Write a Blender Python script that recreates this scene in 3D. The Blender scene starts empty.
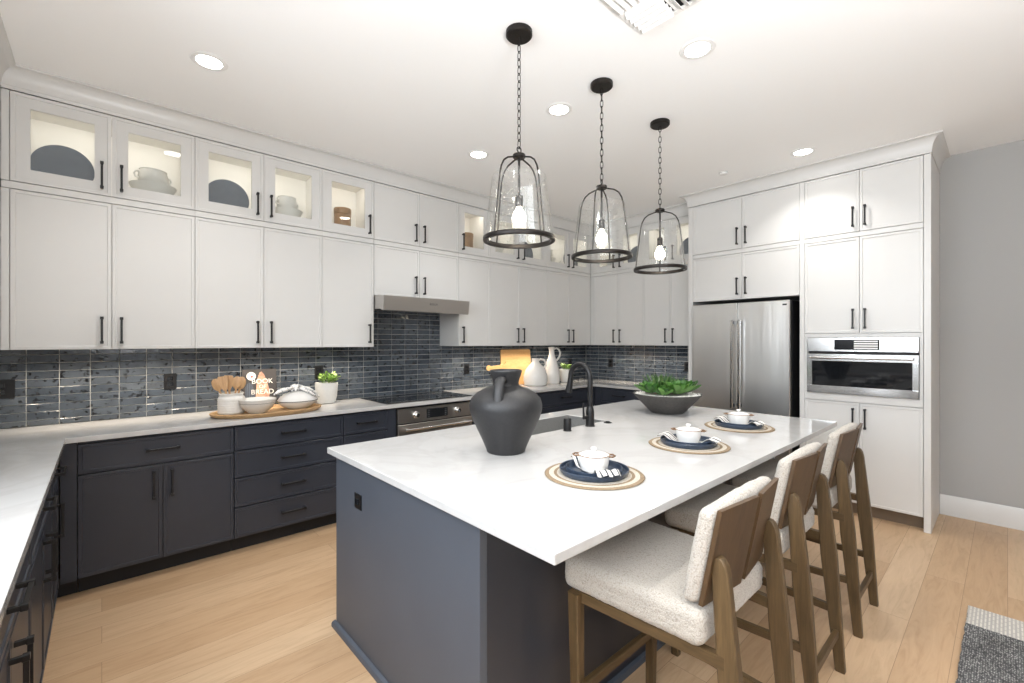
import bpy, bmesh, math, random
from mathutils import Vector, Matrix, noise
C = bpy.context.scene.collection
sc = bpy.context.scene
PI = math.pi
random.seed(7)

# ------------------------------------------------------------------ camera
YAW = 0.8331
cam_data = bpy.data.cameras.new('camera'); cam_data.sensor_width = 36.0
cam_data.lens = 450.9 / 1024 * 36.0
cam_data.shift_x = 0.4 / 1024; cam_data.clip_start = 0.02
cam = bpy.data.objects.new('camera', cam_data); C.objects.link(cam)
cam.location = (0, 0, 1.448); cam.rotation_euler = (PI / 2, 0, YAW - PI / 2)
sc.camera = cam
# ------------------------------------------------------------------ light, exposure
sc.view_settings.view_transform = 'Standard'; sc.view_settings.look = 'None'
sc.view_settings.gamma = 1.0; sc.view_settings.use_curve_mapping = False
sc.view_settings.exposure = -0.10
w = bpy.data.worlds.new('daylight'); sc.world = w; w.use_nodes = True
w.node_tree.nodes['Background'].inputs[0].default_value = (0.93, 0.97, 1.0, 1)
w.node_tree.nodes['Background'].inputs[1].default_value = 0.3
sc.cycles.max_bounces = 10; sc.cycles.diffuse_bounces = 6; sc.cycles.glossy_bounces = 5
sc.cycles.transmission_bounces = 8; sc.cycles.transparent_max_bounces = 16
sc.cycles.sample_clamp_indirect = 6.0
sc.cycles.caustics_reflective = False; sc.cycles.caustics_refractive = False
sc.cycles.use_denoising = True

def area(name, loc, rot, sx, sy, power, col=(1, 1, 1), spread=PI):
    l = bpy.data.lights.new(name, 'AREA'); l.shape = 'RECTANGLE'; l.size = sx; l.size_y = sy
    l.energy = power; l.color = col; l.spread = spread
    o = bpy.data.objects.new(name, l); o.location = loc; o.rotation_euler = rot; C.objects.link(o); return o
# daylight through the side window and the glazed opening behind the camera
area('window_daylight', (-1.02, 0.55, 2.02), (0, -PI / 2 + .50, 0), 1.25, 3.4, 115, (0.88, 0.94, 1.0), math.radians(150))
# photographer's flash bounced off the ceiling behind the camera
area('bounced_flash', (0.20, -1.15, 1.35), (PI, 0, 0), 0.7, 0.7, 235, (0.985, 0.99, 1.0))
area('patio_daylight', (0.6, -4.35, 1.25), (PI / 2, 0, 0), 1.2, 2.3, 8, (0.97, 0.98, 1.0))

# ------------------------------------------------------------------ node helpers
def new_mat(name):
    m = bpy.data.materials.new(name); m.use_nodes = True
    nt = m.node_tree; return m, nt, nt.nodes['Principled BSDF']
def setp(b, **k):
    names = dict(col='Base Color', rough='Roughness', metal='Metallic', spec='Specular IOR Level', coat='Coat Weight',
                 coatr='Coat Roughness', em='Emission Color', es='Emission Strength', sheen='Sheen Weight', tr='Transmission Weight', ior='IOR', an='Anisotropic')
    for a, v in k.items():
        if a in ('col', 'em') and len(v) == 3: v = (*v, 1)
        b.inputs[names[a]].default_value = v
def N(nt, t, **k):
    n = nt.nodes.new(t)
    for a, v in k.items():
        if a in n.inputs: n.inputs[a].default_value = v
        else: setattr(n, a, v)
    return n
def L(nt, a, b): nt.links.new(a, b)
def coords(nt, scale=(1, 1, 1), loc=(0, 0, 0), rot=(0, 0, 0)):
    t = N(nt, 'ShaderNodeTexCoord'); mp = N(nt, 'ShaderNodeMapping')
    mp.inputs['Scale'].default_value = scale; mp.inputs['Location'].default_value = loc; mp.inputs['Rotation'].default_value = rot
    L(nt, t.outputs['Object'], mp.inputs[0]); return mp.outputs[0]
def ramp(nt, fac, stops, interp='LINEAR'):
    r = N(nt, 'ShaderNodeValToRGB'); cr = r.color_ramp; cr.interpolation = interp
    while len(cr.elements) < len(stops): cr.elements.new(0.5)
    for e, (p, c) in zip(cr.elements, stops): e.position = p; e.color = (*c, 1) if len(c) == 3 else c
    L(nt, fac, r.inputs[0]); return r.outputs[0]
def mix(nt, fac, a, b, mode='MIX'):
    m = N(nt, 'ShaderNodeMix', data_type='RGBA', blend_type=mode)
    if isinstance(fac, (int, float)): m.inputs[0].default_value = fac
    else: L(nt, fac, m.inputs[0])
    for i, v in ((6, a), (7, b)):
        if isinstance(v, tuple): m.inputs[i].default_value = (*v, 1)
        else: L(nt, v, m.inputs[i])
    return m.outputs[2]
def bump(nt, b, h, strength=0.3, dist=0.002):
    n = N(nt, 'ShaderNodeBump'); n.inputs['Strength'].default_value = strength; n.inputs['Distance'].default_value = dist
    L(nt, h, n.inputs['Height']); L(nt, n.outputs[0], b.inputs['Normal'])
def plain(name, col, rough=0.5, noise_scale=None, bstr=0.0, var=0.0, **k):
    m, nt, b = new_mat(name); setp(b, col=col, rough=rough, **k)
    if noise_scale:
        n = N(nt, 'ShaderNodeTexNoise', Scale=noise_scale, Detail=4.0); L(nt, coords(nt), n.inputs['Vector'])
        if bstr: bump(nt, b, n.outputs[0], bstr, 0.002)
        if var:
            lo = tuple(c * (1 - var) for c in col); hi = tuple(min(1, c * (1 + var)) for c in col)
            L(nt, ramp(nt, n.outputs[0], [(0.3, lo), (0.7, hi)]), b.inputs['Base Color'])
    return m
M = {}
M['wall'] = plain('wall_paint', (0.38, 0.379, 0.372), 0.85, 160, 0.08)
M['ceiling'] = plain('ceiling_paint', (0.93, 0.935, 0.935), 0.9, 90, 0.1)
M['white'] = plain('white_lacquer', (0.64, 0.637, 0.625), 0.34, 4, 0, 0.01)
M['white_in'] = plain('white_interior', (0.82, 0.80, 0.76), 0.5, 4, 0, 0.01)
M['navy'] = plain('charcoal_navy_lacquer', (0.027, 0.031, 0.042), 0.36, 3, 0, 0.05)
M['island'] = plain('navy_lacquer_window_lit', (0.072, 0.083, 0.104), 0.48, 3, 0, 0.05)  # navy paint lightened: the window light on the island is in the colour
M['kick'] = plain('dark_toe_kick', (0.006, 0.006, 0.007), 0.6, 6, 0, 0.1)
M['black'] = plain('matte_black_metal', (0.012, 0.012, 0.013), 0.38, 60, 0, 0.2, metal=0.3)
M['bronze'] = plain('dark_bronze_metal', (0.022, 0.019, 0.017), 0.42, 120, 0.05, 0.3, metal=0.7)
M['glossblack'] = plain('black_glass', (0.008, 0.009, 0.011), 0.05, 3, 0, 0.2)
M['ceramic'] = plain('white_glazed_ceramic', (0.70, 0.69, 0.67), 0.18, 30, 0.03, 0.02)
M['ceramic_mat'] = plain('white_matte_ceramic', (0.68, 0.67, 0.64), 0.45, 60, 0.1, 0.03)
M['plate'] = plain('navy_stoneware', (0.030, 0.045, 0.072), 0.28, 40, 0.05, 0.25)
M['plate_grey'] = plain('slate_blue_stoneware', (0.085, 0.10, 0.125), 0.4, 30, 0.03, 0.15)
M['vase'] = plain('charcoal_earthenware', (0.016, 0.016, 0.0175), 0.5, 70, 0.25, 0.2)
M['bowl_grey'] = plain('grey_concrete', (0.055, 0.051, 0.048), 0.7, 60, 0.2, 0.2)
M['pebble'] = plain('white_pebbles', (0.72, 0.70, 0.66), 0.7, 80, 0.5, 0.15)
M['soil'] = plain('dark_soil', (0.03, 0.022, 0.015), 0.9, 60, 0.6, 0.4)
M['steel_trim'] = plain('bright_steel', (0.72, 0.72, 0.72), 0.16, 40, 0, 0.03, metal=1.0)
M['plastic_w'] = plain('white_plastic', (0.82, 0.82, 0.81), 0.4, 20, 0, 0.01)
M['dark_slot'] = plain('dark_slot', (0.006, 0.006, 0.006), 0.6, 20, 0, 0.1)
M['sink'] = plain('grey_granite_composite', (0.20, 0.20, 0.195), 0.4, 200, 0.05, 0.2)
M['brownrim'] = plain('brown_glazed_rim', (0.16, 0.085, 0.04), 0.35, 40, 0, 0.3)
M['logo_grey'] = plain('printed_grey', (0.12, 0.12, 0.12), 0.5, 20, 0, 0.05)
M['letter_white'] = plain('printed_cream', (0.80, 0.78, 0.72), 0.6, 20, 0, 0.05)
M['red'] = plain('printed_red', (0.35, 0.07, 0.06), 0.6, 20, 0, 0.1)

def wood(name, dark, light, axis='X', scale=1.0, rough=0.45, bstr=0.12):
    m, nt, b = new_mat(name)
    s = {'X': (1.2, 14, 14), 'Y': (14, 1.2, 14), 'Z': (14, 14, 1.2)}[axis]
    v = coords(nt, tuple(k * scale for k in s))
    n = N(nt, 'ShaderNodeTexNoise', Scale=2.2, Detail=8.0, Roughness=0.6, Distortion=0.8); L(nt, v, n.inputs['Vector'])
    n2 = N(nt, 'ShaderNodeTexNoise', Scale=14.0, Detail=3.0); L(nt, v, n2.inputs['Vector'])
    c = ramp(nt, n.outputs[0], [(0.28, dark), (0.72, light)])
    mul = ramp(nt, n2.outputs[0], [(0.35, (0.82, 0.82, 0.82)), (0.65, (1, 1, 1))])
    L(nt, mix(nt, 1.0, c, mul, 'MULTIPLY'), b.inputs['Base Color']); setp(b, rough=rough)
    bump(nt, b, n2.outputs[0], bstr, 0.001); return m
M['stool_wood'] = wood('stool_oak', (0.058, 0.034, 0.014), (0.128, 0.080, 0.035), 'Z')
M['stool_rail'] = wood('stool_oak_rail', (0.058, 0.034, 0.014), (0.128, 0.080, 0.035), 'X')
M['stool_side'] = wood('stool_oak_side', (0.058, 0.034, 0.014), (0.128, 0.080, 0.035), 'Y')
M['ply'] = wood('bent_walnut_ply', (0.060, 0.034, 0.015), (0.105, 0.060, 0.028), 'Z', 0.8)
M['utensil'] = wood('beech', (0.48, 0.27, 0.12), (0.66, 0.42, 0.22), 'Z', 2)
M['board'] = wood('maple_board', (0.62, 0.36, 0.14), (0.74, 0.48, 0.22), 'X', 1.2)
M['tray'] = wood('acacia_tray', (0.34, 0.20, 0.09), (0.58, 0.38, 0.19), 'X', 1.2)
M['canister'] = wood('turned_wood', (0.28, 0.15, 0.065), (0.42, 0.25, 0.12), 'X', 2)

def mat_floor():
    m, nt, b = new_mat('oak_planks')
    v = coords(nt)
    br = N(nt, 'ShaderNodeTexBrick', offset=0.37, squash=1.0)
    for k, x in (('Scale', 1.0), ('Mortar Size', 0.0010), ('Mortar Smooth', 0.3), ('Bias', 0.0), ('Brick Width', 1.9), ('Row Height', 0.172)): br.inputs[k].default_value = x
    br.inputs['Color1'].default_value = (0.0, 0, 0, 1); br.inputs['Color2'].default_value = (1, 1, 1, 1); br.inputs['Mortar'].default_value = (0.5, 0.5, 0.5, 1)
    L(nt, v, br.inputs['Vector'])
    tone = ramp(nt, br.outputs['Color'], [(0.0, (0.48, 0.32, 0.19)), (0.5, (0.54, 0.375, 0.235)), (1.0, (0.59, 0.425, 0.275))])
    add = N(nt, 'ShaderNodeVectorMath', operation='MULTIPLY_ADD'); L(nt, br.outputs['Color'], add.inputs[0]); add.inputs[1].default_value = (7, 3, 5)
    mp = N(nt, 'ShaderNodeMapping'); mp.inputs['Scale'].default_value = (1.3, 11, 1); L(nt, v, mp.inputs[0]); L(nt, mp.outputs[0], add.inputs[2])
    n = N(nt, 'ShaderNodeTexNoise', Scale=2.4, Detail=9.0, Roughness=0.62, Distortion=1.3); L(nt, add.outputs[0], n.inputs['Vector'])
    g = ramp(nt, n.outputs[0], [(0.25, (0.80, 0.76, 0.70)), (0.5, (0.97, 0.96, 0.94)), (0.75, (1.06, 1.06, 1.06))])
    c = mix(nt, 1.0, tone, g, 'MULTIPLY')
    kn = N(nt, 'ShaderNodeTexVoronoi', Scale=1.6); L(nt, mp.outputs[0], kn.inputs['Vector'])
    kk = ramp(nt, kn.outputs['Distance'], [(0.0, (0.5, 0.42, 0.36)), (0.07, (1, 1, 1))])
    c = mix(nt, 0.5, c, mix(nt, 1.0, c, kk, 'MULTIPLY'))
    c = mix(nt, br.outputs['Fac'], c, (0.24, 0.15, 0.08))
    L(nt, c, b.inputs['Base Color']); setp(b, rough=0.42)
    inv = ramp(nt, br.outputs['Fac'], [(0, (1, 1, 1)), (1, (0, 0, 0))])
    bump(nt, b, inv, 0.25, 0.001); return m
M['floor'] = mat_floor()

def mat_quartz():
    m, nt, b = new_mat('white_quartz')
    v = coords(nt, (1, 1, 1))
    n = N(nt, 'ShaderNodeTexNoise', Scale=1.6, Detail=8.0, Roughness=0.6, Distortion=1.6); L(nt, v, n.inputs['Vector'])
    c = ramp(nt, n.outputs[0], [(0.44, (0.49, 0.486, 0.48)), (0.495, (0.465, 0.459, 0.45)), (0.55, (0.495, 0.491, 0.485))])
    L(nt, c, b.inputs['Base Color']); setp(b, rough=0.07, spec=0.5); return m
M['quartz'] = mat_quartz()

def mat_tile():
    m, nt, b = new_mat('blue_grey_glazed_tile')
    geo = N(nt, 'ShaderNodeNewGeometry'); v = coords(nt)
    base = ramp(nt, geo.outputs['Random Per Island'], [(0.0, (0.040, 0.052, 0.068)), (0.5, (0.060, 0.074, 0.092)), (1.0, (0.088, 0.103, 0.120))])
    off = N(nt, 'ShaderNodeVectorMath', operation='MULTIPLY_ADD'); comb = N(nt, 'ShaderNodeCombineXYZ')
    for i in range(3): L(nt, geo.outputs['Random Per Island'], comb.inputs[i])
    L(nt, comb.outputs[0], off.inputs[0]); off.inputs[1].default_value = (31, 17, 23); L(nt, v, off.inputs[2])
    n = N(nt, 'ShaderNodeTexNoise', Scale=38.0, Detail=4.0, Roughness=0.55); L(nt, off.outputs[0], n.inputs['Vector'])
    f = ramp(nt, n.outputs[0], [(0.57, (0, 0, 0)), (0.63, (1, 1, 1))])
    c = mix(nt, f, base, (0.008, 0.009, 0.012))
    n3 = N(nt, 'ShaderNodeTexNoise', Scale=9.0, Detail=2.0); L(nt, off.outputs[0], n3.inputs['Vector'])
    c = mix(nt, 1.0, c, ramp(nt, n3.outputs[0], [(0.3, (0.75, 0.75, 0.75)), (0.7, (1.25, 1.25, 1.25))]), 'MULTIPLY')
    L(nt, c, b.inputs['Base Color']); setp(b, rough=0.09, spec=0.6)
    n2 = N(nt, 'ShaderNodeTexNoise', Scale=22.0, Detail=2.0); L(nt, off.outputs[0], n2.inputs['Vector'])
    bump(nt, b, n2.outputs[0], 0.30, 0.006); return m
M['tile'] = mat_tile()
M['grout'] = plain('pale_grout', (0.50, 0.49, 0.47), 0.85, 120, 0.2, 0.1)

def mat_steel(name, axis, col=(0.56, 0.555, 0.55), rough=0.27, bs=0.02):
    m, nt, b = new_mat(name); setp(b, col=col, metal=1.0, rough=rough)
    s = {'X': (2, 240, 240), 'Z': (240, 240, 2), 'Y': (240, 2, 240)}[axis]
    n = N(nt, 'ShaderNodeTexNoise', Scale=1.0, Detail=3.0); L(nt, coords(nt, s), n.inputs['Vector'])
    r = N(nt, 'ShaderNodeMapRange'); r.inputs[3].default_value = rough - 0.03; r.inputs[4].default_value = rough + 0.05
    L(nt, n.outputs[0], r.inputs[0]); L(nt, r.outputs[0], b.inputs['Roughness']) if bs else None
    if bs: bump(nt, b, n.outputs[0], bs, 0.001)
    else:
        wv = N(nt, 'ShaderNodeTexNoise', Scale=1.0, Detail=2.0); L(nt, coords(nt, (9, 9, .5)), wv.inputs['Vector']); bump(nt, b, wv.outputs[0], 0.35, 0.010)
    return m
M['steel'] = mat_steel('brushed_steel', 'X', (.50, .475, .45), .33); M['steel_v'] = mat_steel('brushed_steel_door', 'Z', (0.72, 0.715, 0.70), 0.30, 0.0)

def mat_glass(name, tint, gloss_max, seeds=False):
    m = bpy.data.materials.new(name); m.use_nodes = True; nt = m.node_tree
    for n in list(nt.nodes):
        if n.type == 'BSDF_PRINCIPLED': nt.nodes.remove(n)
    out = [n for n in nt.nodes if n.type == 'OUTPUT_MATERIAL'][0]
    tr = N(nt, 'ShaderNodeBsdfTransparent'); tr.inputs[0].default_value = (*tint, 1)
    gl = N(nt, 'ShaderNodeBsdfGlossy'); gl.inputs['Roughness'].default_value = 0.02
    lw = N(nt, 'ShaderNodeLayerWeight', Blend=0.25)
    mr = N(nt, 'ShaderNodeMapRange'); mr.inputs[3].default_value = 0.022; mr.inputs[4].default_value = gloss_max
    L(nt, lw.outputs['Facing'], mr.inputs[0])
    ms = N(nt, 'ShaderNodeMixShader'); L(nt, mr.outputs[0], ms.inputs[0]); L(nt, tr.outputs[0], ms.inputs[1]); L(nt, gl.outputs[0], ms.inputs[2])
    last = ms.outputs[0]
    if seeds:
        v = coords(nt)
        vo = N(nt, 'ShaderNodeTexVoronoi', Scale=75.0); L(nt, v, vo.inputs['Vector'])
        no = N(nt, 'ShaderNodeTexNoise', Scale=14.0); L(nt, v, no.inputs['Vector'])
        f = ramp(nt, vo.outputs['Distance'], [(0.15, (1, 1, 1)), (0.22, (0, 0, 0))])
        g = ramp(nt, no.outputs[0], [(0.38, (0, 0, 0)), (0.55, (1, 1, 1))])
        fm = mix(nt, 1.0, f, g, 'MULTIPLY')
        sc_ = N(nt, 'ShaderNodeMath', operation='MULTIPLY'); L(nt, fm, sc_.inputs[0]); sc_.inputs[1].default_value = 0.55
        df = N(nt, 'ShaderNodeBsdfTranslucent'); df.inputs[0].default_value = (0.9, 0.88, 0.85, 1)
        ds = N(nt, 'ShaderNodeBsdfDiffuse'); ds.inputs[0].default_value = (0.85, 0.83, 0.8, 1)
        ad = N(nt, 'ShaderNodeMixShader'); ad.inputs[0].default_value = 0.5; L(nt, df.outputs[0], ad.inputs[1]); L(nt, ds.outputs[0], ad.inputs[2])
        m2 = N(nt, 'ShaderNodeMixShader'); L(nt, sc_.outputs[0], m2.inputs[0]); L(nt, last, m2.inputs[1]); L(nt, ad.outputs[0], m2.inputs[2])
        bp = N(nt, 'ShaderNodeBump'); bp.inputs['Strength'].default_value = 0.25; bp.inputs['Distance'].default_value = 0.003
        L(nt, no.outputs[0], bp.inputs['Height']); L(nt, bp.outputs[0], gl.inputs['Normal'])
        last = m2.outputs[0]
    L(nt, last, out.inputs['Surface']); return m
M['pane'] = mat_glass('clear_cabinet_glass', (0.97, 0.98, 0.975), 0.5)
M['seeded'] = mat_glass('seeded_glass', (0.985, 0.988, 0.985), 0.35, True)

def emit(name, col, s):
    m, nt, b = new_mat(name); setp(b, col=(0.8, 0.8, 0.8), em=col, es=s); return m
M['lamp'] = emit('downlight_lens', (1.0, 0.95, 0.88), 26.0)
M['bulb'] = emit('filament_bulb', (1.0, 0.88, 0.70), 30.0)
M['hoodlamp'] = emit('hood_lamp', (1.0, 0.85, 0.62), 18.0)
M['display'] = plain('lit_control_display', (0.012, 0.013, 0.015), 0.12, 8, 0, 0.1, spec=0.12)
M['white_shaded'] = plain('shaded_white_toe_kick', (0.17, 0.125, 0.085), 0.5, 8, 0, 0.1)  # white kick with its shade and floor reflection painted into the colour

def mat_boucle():
    m, nt, b = new_mat('cream_boucle')
    v = coords(nt)
    n = N(nt, 'ShaderNodeTexVoronoi', Scale=230.0); L(nt, v, n.inputs['Vector'])
    n2 = N(nt, 'ShaderNodeTexNoise', Scale=120.0, Detail=3.0); L(nt, v, n2.inputs['Vector'])
    c = ramp(nt, n.outputs['Distance'], [(0.0, (0.47, 0.435, 0.39)), (0.6, (0.40, 0.365, 0.32)), (1.0, (0.26, 0.235, 0.20))])
    L(nt, c, b.inputs['Base Color']); setp(b, rough=0.95, sheen=0.2)
    h = mix(nt, 0.5, n.outputs['Distance'], n2.outputs[0]); 
    inv = N(nt, 'ShaderNodeInvert'); L(nt, h, inv.inputs[1])
    bump(nt, b, inv.outputs[0], 0.75, 0.003); return m
M['boucle'] = mat_boucle()

def mat_rings(name, cols, scale, r0):
    """concentric stitched rings about the object's origin"""
    m, nt, b = new_mat(name)
    t = N(nt, 'ShaderNodeTexCoord'); ln = N(nt, 'ShaderNodeVectorMath', operation='LENGTH'); L(nt, t.outputs['Object'], ln.inputs[0])
    dv = N(nt, 'ShaderNodeMath', operation='DIVIDE'); L(nt, ln.outputs['Value'], dv.inputs[0]); dv.inputs[1].default_value = r0
    c = ramp(nt, dv.outputs[0], cols, 'CONSTANT')
    wv = N(nt, 'ShaderNodeTexNoise', Scale=160.0, Detail=2.0); L(nt, t.outputs['Object'], wv.inputs['Vector'])
    c = mix(nt, 1.0, c, ramp(nt, wv.outputs[0], [(0.3, (0.75, 0.75, 0.75)), (0.7, (1.05, 1.05, 1.05))]), 'MULTIPLY')
    L(nt, c, b.inputs['Base Color']); setp(b, rough=0.9)
    mu = N(nt, 'ShaderNodeMath', operation='MULTIPLY'); L(nt, ln.outputs['Value'], mu.inputs[0]); mu.inputs[1].default_value = 2 * PI / 0.006
    sn = N(nt, 'ShaderNodeMath', operation='SINE'); L(nt, mu.outputs[0], sn.inputs[0]); bump(nt, b, sn.outputs[0], 0.5, 0.002); return m
JUTE = (0.27, 0.195, 0.12); CREAM = (0.56, 0.51, 0.43)
M['mat'] = mat_rings('jute_placemat', [(0, CREAM), (0.75, JUTE), (0.81, CREAM), (0.91, JUTE)], 1, 0.197)

def mat_stripe(name, a, bcol, axis, period, duty, extra=None):
    m, nt, b = new_mat(name)
    t = N(nt, 'ShaderNodeTexCoord'); sp = N(nt, 'ShaderNodeSeparateXYZ'); L(nt, t.outputs['Object'], sp.inputs[0])
    mu = N(nt, 'ShaderNodeMath', operation='MULTIPLY'); L(nt, sp.outputs['XYZ'.index(axis)], mu.inputs[0]); mu.inputs[1].default_value = 1 / period
    fr = N(nt, 'ShaderNodeMath', operation='FRACT'); L(nt, mu.outputs[0], fr.inputs[0])
    c = ramp(nt, fr.outputs[0], [(0.0, bcol), (duty, a)], 'CONSTANT')
    n = N(nt, 'ShaderNodeTexNoise', Scale=250.0); L(nt, t.outputs['Object'], n.inputs['Vector']); bump(nt, b, n.outputs[0], 0.2, 0.001)
    L(nt, c, b.inputs['Base Color']); setp(b, rough=0.9); return m
M['napkin'] = mat_stripe('striped_linen', (0.62, 0.60, 0.57), (0.04, 0.045, 0.055), 'Y', 0.022, 0.32)
M['towel'] = mat_stripe('striped_towel', (0.80, 0.79, 0.77), (0.30, 0.31, 0.33), 'X', 0.045, 0.12)
M['apron'] = mat_stripe('book_cover_cloth_print', (0.10, 0.12, 0.15), (0.045, 0.055, 0.075), 'X', 0.012, 0.5)
M['cover'] = plain('dark_book_cover', (0.035, 0.031, 0.030), 0.5, 12, 0, 0.35)
M['loaf'] = plain('printed_loaf', (0.52, 0.28, 0.19), 0.6, 38, 0, 0.55)
M['paper'] = plain('paper', (0.7, 0.67, 0.6), 0.8, 50, 0, 0.05)

def mat_rug():
    m, nt, b = new_mat('woven_charcoal_rug'); v = coords(nt)
    wv = N(nt, 'ShaderNodeTexVoronoi', Scale=1.0); L(nt, coords(nt, (75, 130, 1)), wv.inputs['Vector'])
    wv.inputs['Randomness'].default_value = 0.45
    c = ramp(nt, wv.outputs['Distance'], [(0.12, (0.42, 0.41, 0.39)), (0.42, (0.10, 0.10, 0.10)), (0.8, (0.03, 0.03, 0.032))])
    n = N(nt, 'ShaderNodeTexNoise', Scale=14.0); L(nt, v, n.inputs['Vector'])
    c = mix(nt, 1.0, c, ramp(nt, n.outputs[0], [(0.35, (0.7, 0.7, 0.7)), (0.65, (1.2, 1.2, 1.2))]), 'MULTIPLY')
    L(nt, c, b.inputs['Base Color']); setp(b, rough=0.95); bump(nt, b, wv.outputs['Distance'], 0.8, 0.004); return m
M['rug'] = mat_rug()
def mat_rug_end():
    m, nt, b = new_mat('woven_cream_band')
    br = N(nt, 'ShaderNodeTexBrick', offset=0.5); L(nt, coords(nt), br.inputs['Vector'])
    for k, x in (('Scale', 1.0), ('Mortar Size', 0.004), ('Brick Width', 0.05), ('Row Height', 0.014)): br.inputs[k].default_value = x
    br.inputs['Color1'].default_value = (0.66, 0.62, 0.56, 1); br.inputs['Color2'].default_value = (0.56, 0.53, 0.48, 1); br.inputs['Mortar'].default_value = (0.42, 0.40, 0.37, 1)
    L(nt, br.outputs['Color'], b.inputs['Base Color']); setp(b, rough=0.95); bump(nt, b, br.outputs['Fac'], 0.5, 0.003); return m
M['rug_end'] = mat_rug_end()
def mat_leaf(name, a, bcol, c3):
    m, nt, b = new_mat(name); geo = N(nt, 'ShaderNodeNewGeometry')
    c = ramp(nt, geo.outputs['Random Per Island'], [(0, a), (0.55, bcol), (1, c3)]); L(nt, c, b.inputs['Base Color']); setp(b, rough=0.38)
    n = N(nt, 'ShaderNodeTexNoise', Scale=60.0); L(nt, coords(nt), n.inputs['Vector']); bump(nt, b, n.outputs[0], 0.2, 0.002); return m
M['leaf'] = mat_leaf('succulent_leaf', (0.018, 0.075, 0.012), (0.055, 0.16, 0.028), (0.14, 0.28, 0.065))
M['leaf2'] = mat_leaf('spiky_leaf', (0.020, 0.065, 0.018), (0.05, 0.12, 0.03), (0.10, 0.16, 0.05))
M['leaf3'] = mat_leaf('bright_leaf', (0.13, 0.26, 0.04), (0.22, 0.36, 0.07), (0.32, 0.46, 0.12))

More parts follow.
